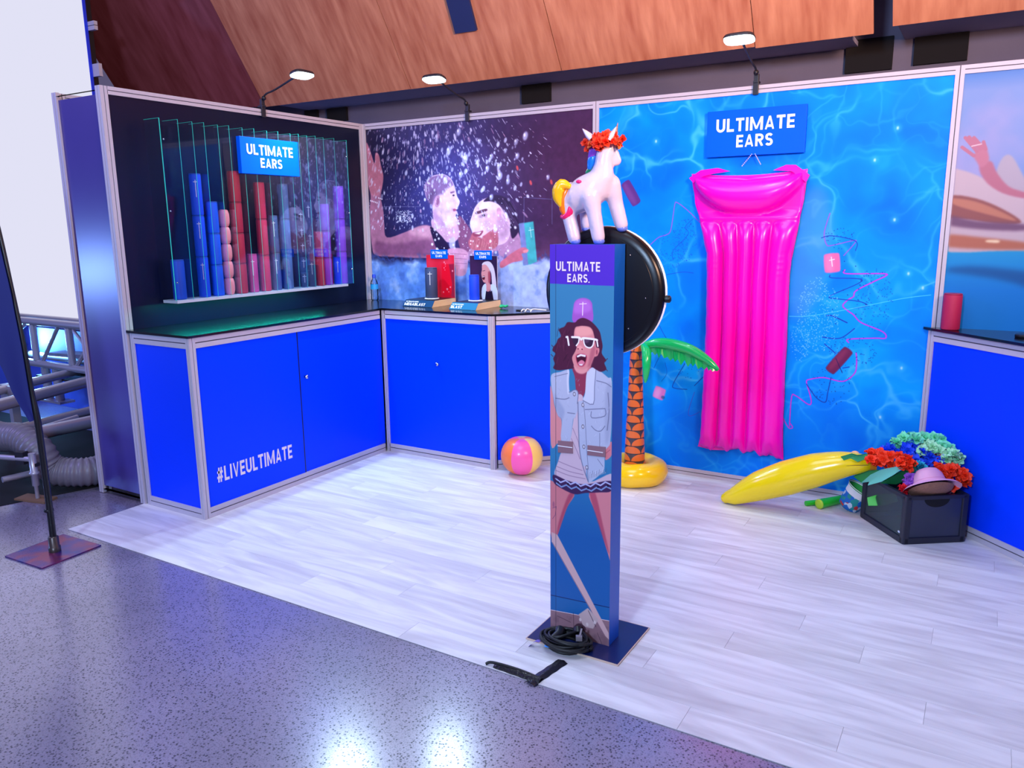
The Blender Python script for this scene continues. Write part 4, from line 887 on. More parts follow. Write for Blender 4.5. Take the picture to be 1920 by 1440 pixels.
# arms
pa(B, ((160, 260), (186, 300), (205, 420), (240, 520), (272, 560), (268, 760), (230, 790), (170, 800)), (206, 134, 136))
pa(B, ((680, 880), (700, 830), (755, 770), (755, 900), (700, 950), (690, 920)), (206, 120, 128)); cv.line([B(690, 890), B(740, 850)], 2, (150, 70, 90))
# neck, shirt
pa(A, ((380, 1260), (560, 1250), (540, 1370), (520, 1440), (500, 1520), (470, 1590), (430, 1600), (410, 1500), (400, 1380)), (136, 52, 78))
pa(B, ((420, 330), (480, 340), (460, 520), (440, 640), (450, 850), (500, 1000), (540, 1160), (745, 1080), (745, 1165), (500, 1190), (330, 1155), (205, 1095), (240, 960), (275, 860), (350, 760), (385, 560)), (196, 172, 184))
for a in (((240, 960), (360, 1010), (470, 1050)), ((225, 1010), (350, 1060), (480, 1090)), ((220, 1050), (350, 1100), (500, 1130)), ((380, 640), (430, 760), (440, 820)), ((365, 740), (420, 860), (450, 940))): cv.line([B(*p) for p in a], 4, (150, 120, 144), .8, smooth=4)
# shorts
pa(B, ((196, 1090), (330, 1148), (500, 1185), (745, 1150), (748, 1250), (640, 1262), (500, 1268), (390, 1278), (240, 1205), (196, 1160)), (62, 36, 76))
z = [(215+i*48, 1128+i*9+(28 if i % 2 else 0)-(max(0, i-6)*14)) for i in range(12)]; cv.line([B(*p) for p in z], 7, (170, 172, 206)); z2 = [(x+8, y+44) for x, y in z]; cv.line([B(*p) for p in z2], 7, (120, 140, 180)); 
for x, y in z[::2]: cv.ell(B(x+24, y+36), 5, 6, (30, 20, 50))
# jacket
JK, JD = (170, 176, 196), (104, 108, 136)
pa(B, ((176, 120), (260, 95), (330, 72), (346, 90), (342, 180), (346, 292), (400, 268), (432, 300), (424, 400), (426, 470), (400, 540), (382, 560), (352, 762), (268, 756), (276, 560), (240, 520), (214, 440), (190, 320), (172, 220)), JK)
pa(B, ((520, 90), (600, 66), (650, 92), (720, 150), (757, 190), (752, 600), (742, 760), (735, 805), (690, 870), (684, 1040), (640, 1092), (580, 1142), (530, 1162), (505, 1020), (470, 990), (442, 800), (430, 520), (428, 390), (480, 368), (500, 300)), JK)
pa(B, ((205, 300), (215, 440), (245, 520), (276, 556), (300, 470), (250, 380)), (140, 150, 178), .7, 5); pa(B, ((700, 250), (755, 220), (750, 640), (700, 800), (690, 500)), (150, 156, 180), .8, 6)
pa(B, ((330, 72), (346, 90), (342, 180), (346, 292), (330, 305), (322, 180)), (196, 198, 212)); pa(B, ((520, 90), (600, 66), (590, 240), (578, 408), (480, 372), (500, 300)), (192, 196, 212))
for a, wd in ((((345, 292), (405, 268), (432, 300), (424, 400)), 4), (((480, 372), (578, 408), (590, 240), (604, 70)), 4), (((430, 390), (442, 800), (472, 990), (530, 1162)), 5), (((480, 372), (500, 560), (512, 800), (530, 1040)), 3), (((500, 460), (690, 450)), 4), (((560, 480), (565, 540), (690, 522), (692, 452)), 4), (((560, 620), (600, 660), (650, 668), (690, 620)), 4), (((215, 350), (300, 360), (345, 345)), 4), (((610, 180), (700, 205), (750, 240)), 4), (((640, 690), (640, 820)), 3), (((205, 140), (330, 110)), 3), (((330, 490), (400, 500)), 4), (((720, 300), (730, 480), (712, 660)), 5), (((620, 940), (670, 1010)), 3), (((520, 1010), (530, 1150)), 4)): cv.line([B(*p) for p in a], wd, JD, .85, smooth=3)
for p in ((478, 415), (478, 625), (487, 820), (515, 1020), (395, 310)): cv.ell(B(*p), 8, 10, (110, 104, 120)); cv.ell(B(*p), 5, 6, (190, 190, 200))
for k_ in range(26): cv.line([B(540+k_*6.5, 1060+(k_ % 5)*9-k_*1.2), B(536+k_*6.6, 1130-k_*2.2)], 2, (84, 84, 110) if k_ % 2 else (206, 208, 220), .8)
for k_ in range(60): 
    a = (220+rg.rand()*520, 150+rg.rand()*640); cv.line([B(*a), B(a[0]+rg.randn()*10, a[1]+20)], 2, (206, 210, 224) if k_ % 2 else (140, 146, 172), .45)
# speaker balanced on the head
pa(A, ((386, 850), (388, 700), (400, 652), (430, 624), (480, 612), (530, 624), (560, 652), (570, 700), (564, 850)), (150, 84, 176)); pa(A, ((398, 760), (402, 665), (440, 632), (500, 628), (545, 660), (548, 740)), (176, 110, 200), .7, 6)
cv.line([A(478, 655), A(474, 780)], 4, (226, 210, 240)); cv.line([A(445, 672), A(512, 668)], 3, (226, 210, 240))
# hair, face
HR = (74, 30, 56)
pa(A, ((400, 850), (330, 848), (300, 890), (252, 912), (256, 950), (268, 985), (236, 1012), (222, 1052), (196, 1084), (184, 1122), (212, 1152), (192, 1200), (206, 1250), (192, 1292), (240, 1314), (330, 1304), (400, 1290), (440, 1250), (560, 1280), (600, 1304), (650, 1328), (704, 1304), (684, 1244), (702, 1216), (660, 1150), (668, 1080), (656, 1010), (640, 940), (600, 882), (545, 832), (480, 806), (430, 822)), HR)
for k_ in range(26):
    x = 210+rg.rand()*150; y = 900+rg.rand()*330; cv.line([A(x, y), A(x+20*rg.randn(), y+60)], 3, (108, 48, 76) if k_ % 2 else (50, 20, 42), .5, 0)
for a in (((190, 1180), (170, 1160)), ((195, 1090), (176, 1070)), ((250, 935), (240, 915)), ((690, 1290), (715, 1320)), ((690, 1225), (716, 1200))): cv.line([A(*p) for p in a], 3, HR)
pa(A, ((402, 905), (440, 888), (485, 884), (550, 900), (582, 960), (604, 1080), (612, 1095), (634, 1100), (634, 1140), (606, 1180), (588, 1186), (562, 1250), (542, 1300), (502, 1338), (452, 1346), (410, 1320), (386, 1262), (372, 1192), (402, 1130), (412, 1080), (392, 1000)), (206, 132, 134))
pa(A, ((420, 900), (540, 900), (570, 960), (480, 985), (410, 970)), (226, 158, 152), .8, 4); pa(A, ((560, 1100), (600, 1090), (585, 1186), (545, 1290), (520, 1310)), (170, 88, 104), .8, 4)
pa(A, ((388, 1260), (430, 1300), (500, 1300), (545, 1270), (500, 1338), (452, 1346), (410, 1322)), (220, 150, 150), .7, 3)
cv.ell(A(612, 1136), 9, 18, (196, 112, 120)); cv.ell(A(612, 1138), 4, 10, (150, 70, 90))
pa(A, ((372, 1192), (402, 1130), (414, 1080), (330, 1070), (340, 1200), (390, 1270)), HR)
pa(A, ((378, 1000), (440, 1000), (436, 1040), (414, 1072), (392, 1062)), (56, 34, 56)); pa(A, ((482, 1008), (584, 1018), (572, 1070), (544, 1092), (508, 1082), (490, 1052)), (56, 34, 56)); pa(A, ((500, 1015), (545, 1018), (520, 1050), (496, 1044)), (104, 76, 104), .6, 2)
FRW = (238, 226, 234)
cv.line([A(*p) for p in ((372, 992), (440, 996), (462, 1016), (484, 1002), (590, 1014), (616, 1022))], 9, FRW, smooth=3); cv.line([A(*p) for p in ((440, 998), (436, 1042), (414, 1074))], 6, FRW, smooth=3); cv.line([A(*p) for p in ((484, 1004), (490, 1052), (508, 1084), (546, 1096), (574, 1072), (586, 1016))], 6, FRW, smooth=3); cv.line([A(612, 1020), A(622, 1080)], 7, FRW); cv.line([A(318, 992), A(330, 990), A(342, 1068)], 9, FRW)
pa(A, ((425, 1090), (450, 1072), (480, 1100), (470, 1118), (430, 1112)), (226, 150, 150), .9, 2); cv.ell(A(432, 1106), 4, 3, (110, 40, 60)); cv.ell(A(470, 1110), 4, 3, (110, 40, 60))
pa(A, ((408, 1168), (455, 1150), (506, 1160), (518, 1190), (506, 1246), (478, 1280), (438, 1274), (414, 1232)), (196, 84, 104)); pa(A, ((416, 1172), (456, 1158), (502, 1168), (510, 1192), (498, 1242), (474, 1270), (442, 1264), (422, 1230)), (66, 14, 38))
pa(A, ((418, 1174), (456, 1156), (506, 1166), (502, 1186), (460, 1176), (424, 1190)), (246, 234, 238), smooth=0); pa(A, ((430, 1240), (464, 1214), (496, 1236), (474, 1268), (444, 1262)), (206, 120, 140)); pa(A, ((440, 1254), (478, 1252), (470, 1268), (446, 1266)), (236, 220, 226), smooth=0)
x_ = bp(1042, 600)[0]; cv.line([(x_, 0), (x_, H_)], 2, (30, 26, 44), .8)
cv.a *= 1.12
BOOTHPRINT = cv.material('photo booth print', rough=.35, spec=.35)
BOOTHSIDE = mat('booth side blue', (16, 96, 206), rough=.4)
mb = MB(); mb.quad((bx0, by0, .008), (bx1, by0, .008), (bx1, by0, bz1), (bx0, by0, bz1)); mb.obox((bx0, by0+.0005, .008), (bx1-bx0, 0, 0), (0, by1-by0, 0), (0, 0, bz1-.008), 1); part('body', mb, [BOOTHPRINT, BOOTHSIDE], bt)
lettering('lettering', 'ULTIMATE', (2.985, by0-.0004, 1.522), (1, 0, 0), (0, 0, 1), .186, .036, LILACWHITE, bt, .001, .02); lettering('lettering', 'EARS.', (3.034, by0-.0004, 1.480), (1, 0, 0), (0, 0, 1), .094, .032, LILACWHITE, bt, .001, .02)
mb = MB(); mb.box((2.902, -2.43, .0008), (3.312, -2.10, .009)); bpt = part('base_plate', mb, [mat('dark blue steel plate', (16, 30, 84), rough=.3, spec=.6)], bt, 'flat dark blue floor plate', bevel=.003)
mb = MB(); mb.box((2.8985, -2.4335, .0006), (3.3155, -2.0965, .0072)); part('plate_edge', mb, mat('pale plywood edge', (214, 186, 166), rough=.6), bt, 'pale edge of the floor plate')
SLOT = mat('rose bronze acrylic', (150, 112, 122), rough=.25, spec=.6)
for pts, ln in ((((1046.7, 825.8), (1074.5, 828), (1074.5, 850), (1046.7, 848)), ((1046.3, 835.2), (1073.9, 839))), (((1102, 834.5), (1136, 838), (1136, 857), (1102, 853)), ((1101.7, 843.8), (1131.4, 848.2)))):
    q = [on(*p, 'y', by0) for p in pts]; mb = MB(); mb.prism([p+V3(0, -.0005, 0) for p in q], V3(0, -.003, 0)); sp = part('slot_plate', mb, SLOT, bt, 'small bronze plate with a white slot')
    a, b = [on(*p, 'y', by0) for p in ln]; mb = MB(); mb.obox(a+V3(0, -.0048, -.0015), b-a, V3(0, .0015, 0), V3(0, 0, .003)); part('slot', mb, WHITE, sp)
# ring light behind the column
rc = V3(3.1245, -2.217, 1.436); rr = .252
mb = MB(); mb.lathe([(0, 0), (.216, 0), (.236, .003), (.247, .010), (rr, .022), (rr, .05)], rc, 64, (0, 1, 0), smooth=True); mb.lathe([(.215, .034), (.216, .0325), (.214, .031)], rc-V3(0, .034, 0)+V3(0, .002, 0), 64, (0, 1, 0), caps=False)
rl = part('ring_light_housing', mb, mat('black matt housing', (10, 10, 18), rough=.3, spec=.4), bt, 'round black back of the ring light')
mb = MB(); mb.lathe([(rr-.05, .052), (rr-.01, .052), (rr-.003, .050), (rr-.05, .049)], rc, 64, (0, 1, 0), caps=False); part('light_ring', mb, mat('lit ring diffuser', (255, 255, 255), emit=(1, .96, .98), es=6), rl, 'glowing white ring on the far side')
mb = MB(); mb.lathe([(rr+.0005, .030), (rr+.0015, .049)], rc, 64, (0, 1, 0), caps=False); part('diffuser_rim', mb, mat('translucent rim', (240, 240, 250), rough=.3, emit=(1, 1, 1), es=.3), rl, 'pale translucent rim')  # rim emission stands in for the ring's light shining through
mb = MB(); mb.lathe([(.014, 0), (.014, .016), (.010, .02), (0, .02)], rc+V3(rr, .035, -.02), 10, (1, 0, 0)); part('knob', mb, BLACKP, bt)
mb = MB(); mb.box((3.05, by1, 1.36), (3.20, -2.2165, 1.50)); part('ring_bracket', mb, BLACKP, bt)
for x_, z_ in ((3.245, 1.58), (3.243, 1.30), (3.31, 1.42)):
    mb = MB(); mb.lathe([(.003, 0), (.003, .002), (0, .003)], (x_, -2.217, z_), 8, (0, -1, 0)); part('screw', mb, CHROME, bt)
# coiled cable on the plate
t = thing('cable_coil', 'coiled black power cable lying against the photo booth column', 'cable', (3.07, -2.42, .006))
mb = MB(); rg = np.random.RandomState(9)
ex, ey = .098, .070
pts = []
for k_ in range(13):
    rx, ry_ = ex*(.78+.30*rg.rand()), ey*(.78+.30*rg.rand()); cx, cy_, cz = 3.074+rg.randn()*.005, -2.41+rg.randn()*.005, .012+.0034*k_
    for a in np.linspace(0, 2*PI, 22)[:-1]: pts.append(V3(cx+rx*math.cos(a), cy_+ry_*math.sin(a), cz+.004*math.sin(a*2+k_)+.004*a/6.28))
mb.tube(pts, .0062, 7); part('coil', mb, BLACKR, t)
mb = MB(); mb.tube(catmull([V3(3.02, -2.44, .045), V3(3.06, -2.43, .055), V3(3.095, -2.38, .06), V3(3.105, -2.35, .055)], 5), .0065, 8); part('cable_end', mb, BLACKR, t)
mb = MB(); mb.tube([V3(3.028, -2.44, .042), V3(3.04, -2.405, .05), V3(3.03, -2.375, .052)], [.014, .019, .021], 12); mb.tube([V3(3.105, -2.36, .05), V3(3.095, -2.345, .066)], [.022, .018], 10); part('plug', mb, BLACKP, t)
mb = MB(); mb.obox((3.128, -2.425, .052), (.022, .012, 0), (-.008, .014, 0), (0, 0, .02)); mb.obox((3.136, -2.415, .072), (.006, .003, .0), (-.003, .006, 0), (0.006, 0.004, .03)); part('connector', mb, mat('grey metal connector', (170, 158, 166), rough=.35, metal=.4), t, 'grey metal connector')
mb = MB(); mb.grid(6, 1, lambda u, v: (2.985-.055*u, -2.475-.005*u+.02*v, .03-.026*u+.008*math.sin(u*5))); part('tag', mb, mat('violet paper tag', (118, 96, 190), rough=.6), t, 'violet and white paper tag')
mb = MB(); mb.obox((3.02, -2.492, .03), (.02, .004, 0), (-.002, .01, .006), (0, 0, .002)); part('cable_tie', mb, mat('bright blue tie', (40, 140, 230), rough=.4), t, 'bright blue tie')
# taped cable at the vinyl edge
t = thing('cable_tape', 'bent strips of black tape over a cable on the vinyl edge', 'tape', (3.05, -2.66, 0))
TAPE = mat('black cloth tape', (16, 15, 22), rough=.3, noise=.2, nscale=60, bump=.3, bscale=80)
def strip(name, a, b, wd, hump, n=18):
    a, b = V3(*a, 0), V3(*b, 0); d = nrm(b-a); s_ = np.cross(V3(0, 0, 1), d); mb = MB(); r2 = np.random.RandomState(int(a[0]*1000) % 999)
    def f(u, v): 
        q = (v-.5)*2; edge_ = max(0, 1-abs(q)**2.0); return a+(b-a)*u+s_*(wd/2*q*(1+.05*math.sin(u*23)))+V3(0, 0, .0012+hump*edge_**2+.0012*math.sin(u*40+q*5)*edge_)
    mb.grid(n, 10, f); return part(name, mb, TAPE, t)
strip('tape_strip', (3.112, -2.507), (3.075, -2.708), .048, .006); strip('tape_strip', (3.104, -2.672), (2.895, -2.664), .042, .012)
mb = MB(); mb.tube(catmull([V3(3.10, -2.668, .008), V3(3.0, -2.662, .012), V3(2.885, -2.668, .012), V3(2.86, -2.68, .004)], 5), .006, 8); part('cable', mb, BLACKR, t)
def remesh(mb, vox, it=6, fac=.5):
    me = mb.mesh('r', []) ; o = bpy.data.objects.new('r', me); C.objects.link(o)
    m = o.modifiers.new('r', 'REMESH'); m.mode = 'VOXEL'; m.voxel_size = vox; m.use_smooth_shade = True
    if it: s_ = o.modifiers.new('s', 'SMOOTH'); s_.factor = fac; s_.iterations = it
    bpy.context.view_layer.update(); me2 = bpy.data.meshes.new_from_object(o.evaluated_get(bpy.context.evaluated_depsgraph_get()))
    bpy.data.objects.remove(o); out = MB(); out.add([v.co[:] for v in me2.vertices], [tuple(p.vertices) for p in me2.polygons], True); bpy.data.meshes.remove(me2); return out
FLC = {}
def flower_mesh(col, seed=0):
    key = (col, seed)
    if key in FLC: return FLC[key]
    r_ = random.Random(seed*7+int(sum(col))); mb = MB()
    for lay in range(3):
        n = 6; R_ = 1.0-.24*lay; tilt = .25+.42*lay
        for k_ in range(n):
            a = 2*PI*(k_+.5*lay)/n+r_.uniform(-.2, .2); d = V3(math.cos(a), math.sin(a), 0); s_ = V3(-math.sin(a), math.cos(a), 0); tl = tilt+r_.uniform(-.25, .25); ru = r_.uniform(.8, 1.15)
            def f(u, v):
                w_ = .44*math.sin(PI*(.12+.80*v))*(u-.5)*2; l_ = v*R_*ru; z = math.sin(tl)*l_+.22*(abs(u-.5)*2)**2*v-.25*v*v*R_*math.cos(tl)+.10*math.sin(v*6+k_+u*5)
                return d*(l_*math.cos(tl))+s_*w_*R_+V3(0, 0, z)
            mb.grid(2, 3, f)
    m = bpy.data.materials.get('petal %d %d %d' % col) or mat('petal %d %d %d' % col, col, rough=.6, noise=.25, nscale=6)
    FLC[key] = mb.mesh('flower', m); return FLC[key]
def lei(name, label, col, cx, cy, sx, sy, y, n, r, dep=.05, seed=0, group='flower leis heaped on the crate'):
    c = on(cx, cy, 'y', y); t = thing(name, label, 'flower lei', c, group); rg = random.Random(seed); k = 1/343.0
    for i in range(n):
        a = 2*PI*i/n+rg.uniform(-.3, .3); q = math.sqrt(rg.uniform(.15, 1)); off = V3(math.cos(a)*q*sx*k, rg.uniform(-dep, dep), math.sin(a)*q*sy*k)
        o = bpy.data.objects.new('flower', flower_mesh(col, i % 3)); C.objects.link(o); o.parent = t; o.location = tuple(off); s_ = r*rg.uniform(.8, 1.15); o.scale = (s_, s_, s_)
        o.rotation_euler = (rg.uniform(-.2, 1.3), rg.uniform(-.6, .6), rg.uniform(-.7, .7))
    return t

# ------------------------------------------------------------------ inflatable unicorn on the column
UW = mat('white inflatable vinyl', (214, 202, 222), rough=.24, spec=.5, coat=.2, bump=.25, bscale=28)
def U(px, py, dy=0): return on(px, py, 'y', -2.262+dy)
t = thing('inflatable_unicorn', 'white inflatable unicorn with rainbow mane standing on the photo booth column', 'inflatable', (3.09, -2.26, 1.622))
mb = MB()
mb.tube([U(1071, 364), U(1083, 369), U(1101, 362), U(1120, 347), U(1130, 328), U(1132, 308), U(1133, 292), U(1139, 280, .012)], [.046, .066, .068, .062, .046, .034, .032, .036], 18, rnd=4)
mb.tube([U(1140, 282, .012), U(1150, 293, .03), U(1155, 301, .035)], [.032, .026, .021], 14, rnd=4)
mb.tube([U(1067, 372, -.02), U(1068, 410, -.02), U(1077, 446, -.02)], [.036, .027, .026], 14, rnd=3)
mb.tube([U(1107, 368, -.035), U(1114, 400, -.035), U(1122, 445, -.03)], [.040, .028, .026], 14, rnd=3)
mb.tube([U(1097, 380, .06), U(1098, 402, .065), U(1099, 423, .07)], [.034, .024, .022], 14, rnd=3)
mb.tube([U(1146, 345, .03), U(1154, 380, .05), U(1165, 421, .06)], [.036, .029, .026], 14, rnd=3)
part('body', remesh(mb, .0065, 5), UW, t)
HOOF = mat('pale blue hoof', (110, 130, 220), rough=.3)
for p, r_ in ((U(1079, 450, -.02), .021), (U(1123, 450, -.03), .022), (U(1099.5, 427, .07), .019), (U(1166.5, 426, .06), .021)):
    mb = MB(); mb.ell(p-V3(0, 0, .004), (r_, r_, .014), 14, 8); part('hoof', mb, HOOF, t)
def flatcone(name, base, tip, r, m, n=12, label=None, sq=(1, .45)):
    mb = MB(); b, q = np.array(base), np.array(tip); mb.tube([b, b+(q-b)*.35, b+(q-b)*.7, q-(q-b)*.06, q], [r, r*.95, r*.55, r*.16, r*.02], n, sq=sq); return part(name, mb, m, t, label)
flatcone('ear', U(1112, 262, -.01), U(1092, 241, -.012), .027, UW); flatcone('ear', U(1140, 264, -.02), U(1156, 237, 0), .025, UW)
mb = MB(); b, q = U(1152, 262, .03), U(1158.5, 230, .035)
mb.tube([b+(q-b)*k_/10 for k_ in range(11)], [(.0105*(1-k_/10.6))*(1.12 if k_ % 2 else .95) for k_ in range(11)], 12); part('horn', mb, mat('bronze red horn', (150, 62, 40), rough=.3, coat=.3), t, 'small bronze red horn')
for cs, pts, rr_ in (((132, 66, 196), (((1117, 272, -.012), (1112, 283, -.015), (1108, 297, -.012))), .017), ((20, 120, 220), (((1111, 296, -.012), (1109, 304, -.012), (1107, 313, -.01))), .017), ((30, 130, 90), (((1110, 312, -.01), (1106, 318, -.008), (1101, 323, -.006))), .010)):
    mb = MB(); mb.tube([U(*p) for p in pts], [rr_, rr_*1.05, rr_*.8], 12, sq=(.6, 1), rnd=3); part('mane', mb, mat('mane vinyl %d' % cs[0], cs, rough=.25, coat=.2), t, 'coloured lock of the mane')
for cs, pts, rs in (((252, 190, 20), ((1066, 349), (1054, 346), (1047, 358), (1047, 372), (1051, 384)), (.012, .022, .024, .020, .010)), ((248, 124, 20), ((1066, 352), (1061, 362), (1057, 378), (1057, 392), (1060, 401)), (.010, .017, .019, .017, .011)), ((236, 36, 110), ((1068, 366), (1070, 384), (1068, 398), (1060, 406), (1054, 406)), (.008, .012, .014, .013, .008))):
    mb = MB(); mb.tube(catmull([U(*p, -.05+.012*(cs[1] < 150)) for p in pts], 3), list(np.interp(np.linspace(0, 1, 13), np.linspace(0, 1, 5), rs)), 12, rnd=3); part('tail', mb, mat('tail vinyl %d' % cs[1], cs, rough=.25, coat=.2), t, 'coloured strand of the tail')
q = [U(1078, 337), U(1082, 336), U(1086, 338.5), U(1090, 336.5), U(1092, 340), U(1091, 344), U(1084, 341)]
mb = MB(); mb.ell(U(1085, 340.5, -.058), (.012, .004, .007), 10, 6); part('heart_print', mb, mat('pink heart print', (232, 40, 120), rough=.3), t, 'pink heart on the rump')
mb = MB(); mb.ell(U(1155, 279, .022), (.006, .008, .009), 10, 6); part('eye', mb, mat('dark eye', (24, 16, 24), rough=.2), t, 'dark eye')
c = U(1133, 270, 0); fc = thing('flower_garland', 'orange-red flower crown around the head of the inflatable unicorn', 'flower crown', c)
rg = random.Random(3)
for i in range(22):
    a = 2*PI*i/11; lay = i//11; R_ = .047 if lay == 0 else .034
    col = (255, 62, 30) if i % 7 else (250, 120, 60)
    if i == 4: col = (222, 150, 60)
    o = bpy.data.objects.new('flower', flower_mesh(col, i % 3)); C.objects.link(o); o.parent = fc; o.location = (math.cos(a)*R_*1.05, math.sin(a)*R_*.9, (.000 if lay == 0 else .016)+rg.uniform(-.006, .006)+math.cos(a)*.004); s_ = rg.uniform(.024, .031); o.scale = (s_, s_, s_)
    o.rotation_euler = Vector((math.cos(a), math.sin(a), .6)).to_track_quat('Z', 'Y').to_euler()
for p in ((1098, 268), (1103, 279), (1168, 261), (1124, 277)):
    o = bpy.data.objects.new('flower', flower_mesh((255, 62, 30), 1)); C.objects.link(o); o.parent = fc; o.location = tuple(U(*p, -.03 if p[0] == 1124 else 0)-c); o.scale = (.02,)*3; o.rotation_euler = (1.2, 0, rg.uniform(-1, 1))

# ------------------------------------------------------------------ inflatable palm
t = thing('inflatable_palm', 'inflatable palm tree with a yellow ring base and green leaves', 'inflatable', (2.49, -.30, 0))
YEL = mat('yellow vinyl', (255, 206, 0), rough=.2, coat=.3, spec=.5)
GRN = mat('green vinyl', (10, 190, 96), rough=.22, coat=.3, spec=.5)
pc = V3(2.497, -.285, 0); mb = MB()
mb.tube([pc+V3(.145*math.cos(a), .145*math.sin(a), .078+.003*math.sin(5*a)) for a in np.linspace(0, 2*PI, 49)[:-1]], .078, 20, closed=True, up=(0, 0, 1)); mb.lathe([(0, .006), (.12, .006)], pc, 24, caps=False); mb.lathe([(.09, .055), (0, .05)], pc, 24, caps=False); part('ring_base', mb, YEL, t)
cv = Canvas(360, 900, (62, 56, 66))
rows_ = 17
for r_ in range(rows_+1):
    y = 900-r_*53; cv.line([(0, y-2), (360, y-2)], 5, (40, 30, 40))
    for k_ in range(-1, 4):
        cx = k_*120+(60 if r_ % 2 else 0)
        cv.poly([(cx+57*math.cos(a), y-5-49*math.sin(a)) for a in np.linspace(0, PI, 16)], (222, 106, 40))
PALMTEX = cv.material('palm trunk scales', rough=.28, spec=.5, coat=.2)
tp, bt_ = V3(2.492, -.285, .93), V3(2.497, -.285, .045)
mb = MB(); n_ = 24; pts = [bt_+(tp-bt_)*k_/n_ for k_ in range(n_+1)]; mb.tube(pts, [np.interp(k_/n_, [0, 1], [.073, .036])*(1+.012*math.sin(k_*1.57)) for k_ in range(n_+1)], 28, uv=True); part('trunk', mb, PALMTEX, t)
def palm_leaf(pts, rad, web, seed):
    P = catmull(pts, 6); N = len(P); mb = MB(); rs = [rad*max(.12, math.sin(PI*(.16+.80*i/(N-1)))**.7) for i in range(N)]
    mb.tube(P, rs, 12, rnd=3); r2 = random.Random(seed)
    if web:
        wv = []; 
        for i in range(N): 
            q = i/(N-1); wl_ = web*math.sin(PI*min(1, q*.9+.08))*(.75+.35*(i % 2)+r2.uniform(-.1, .1)); wv.append((P[i]-V3(0, 0, rs[i]*.6), P[i]-V3(0, .012*math.sin(i), rs[i]*.6+wl_)))
        vs = [a for pr_ in wv for a in pr_]; mb.add(vs, [(2*i, 2*i+1, 2*i+3, 2*i+2) for i in range(N-1)], False)
    return part('leaf', mb, GRN, t)
lf = lambda *p: [on(px, py, 'y', yy) for px, py, yy in p]
palm_leaf(lf((1208, 648, -.28), (1232, 643, -.29), (1262, 646, -.30), (1295, 656, -.30), (1325, 674, -.30), (1346, 692, -.30)), .036, .085, 1)
palm_leaf(lf((1206, 648, -.30), (1212, 660, -.36), (1212, 688, -.39), (1210, 716, -.38)), .030, 0, 2)
palm_leaf([tp, tp+V3(-.10, .03, .05), tp+V3(-.22, .06, .02), tp+V3(-.32, .08, -.07)], .034, .07, 3)
palm_leaf([tp, tp+V3(-.03, .05, .04), tp+V3(-.07, .14, .0), tp+V3(-.09, .19, -.08)], .032, .06, 4)

# ------------------------------------------------------------------ beach ball
bc = V3(1.763, -.525, .136); t = thing('beach_ball', 'half-deflated beach ball with pink, orange and yellow segments', 'beach ball', (1.763, -.525, 0))
cols = [(255, 96, 178), (255, 208, 110), (255, 128, 60), (214, 226, 140), (255, 96, 178), (255, 128, 60)]
R_ = .146; vdir = math.atan2(EYE[1]-bc[1], EYE[0]-bc[0])
BM = {}
def bsurf(a, th):
    r_ = R_*(1+.012*math.cos(3*a)); z = -math.cos(th)*R_*.95; rr_ = math.sin(th)*r_
    if z > R_*.78: z = R_*.78+(z-R_*.78)*.25
    if z < -R_*.88: z = -R_*.88+(z+R_*.88)*.1
    return bc+V3(math.cos(a)*rr_, math.sin(a)*rr_, z)
for k_ in range(6):
    a0 = vdir-PI/6+k_*PI/3; mb = MB(); mb.grid(8, 16, lambda u, v: bsurf(a0+u*PI/3, .04+v*(PI-.22)))
    if cols[k_] not in BM: BM[cols[k_]] = mat('ball vinyl %d %d' % cols[k_][1:], cols[k_], rough=.28, coat=.15, spec=.4)
    part('segment', mb, BM[cols[k_]], t)
mb = MB(); mb.grid(24, 2, lambda u, v: bsurf(u*2*PI, PI-.19+v*.17)); part('end_cap', mb, mat('ball cap vinyl', (255, 150, 120), rough=.3), t)
mb = MB(); mb.grid(24, 2, lambda u, v: bsurf(u*2*PI, .005+v*.05)); part('end_cap', mb, bpy.data.materials['ball cap vinyl'], t)

# ------------------------------------------------------------------ banana
t = thing('inflatable_banana', 'yellow inflatable banana lying with its tip on the vinyl floor', 'inflatable', (3.15, -.42, 0))
BAN = mat('banana vinyl', (246, 218, 0), rough=.22, coat=.3, spec=.5)
bp_ = [on(px, py, 'y', yy) for px, py, yy in ((1362, 936, -.42), (1385, 927, -.42), (1425, 911, -.41), (1475, 896, -.40), (1530, 881, -.39), (1580, 871, -.385), (1622, 868, -.38))]
br = [.034, .060, .090, .103, .098, .076, .048]
P = catmull(bp_, 6); rs = list(np.interp(np.linspace(0, 1, len(P)), np.linspace(0, 1, 7), br))
P = [V3(p[0], p[1], max(p[2], r_+.002)) for p, r_ in zip(P, rs)]
mb = MB(); mb.tube(P, rs, 20, rnd=3); part('body', mb, BAN, t)
mb = MB(); mb.tube([p+nrm(V3(.4, -.75, -.05+.35*math.sin(i*.08)))*(r_*1.001) for i, (p, r_) in enumerate(zip(P, rs))], .0016, 5); part('seam', mb, mat('brown seam', (120, 84, 20), rough=.4), t, 'thin dark seam line')
mb = MB(); mb.ell(P[0]+nrm(P[0]-P[2])*.02, (.012, .012, .014), 10, 6); part('tip', mb, BLACKP, t, 'black tip')
mb = MB(); mb.tube([P[-1], P[-1]+V3(.06, .01, -.004)], [.046, .03], 12); part('stalk', mb, mat('orange bounce stalk', (246, 140, 20), rough=.3), t, 'orange bounce stalk end')  # orange here is light bounced off the flowers, put into the colour

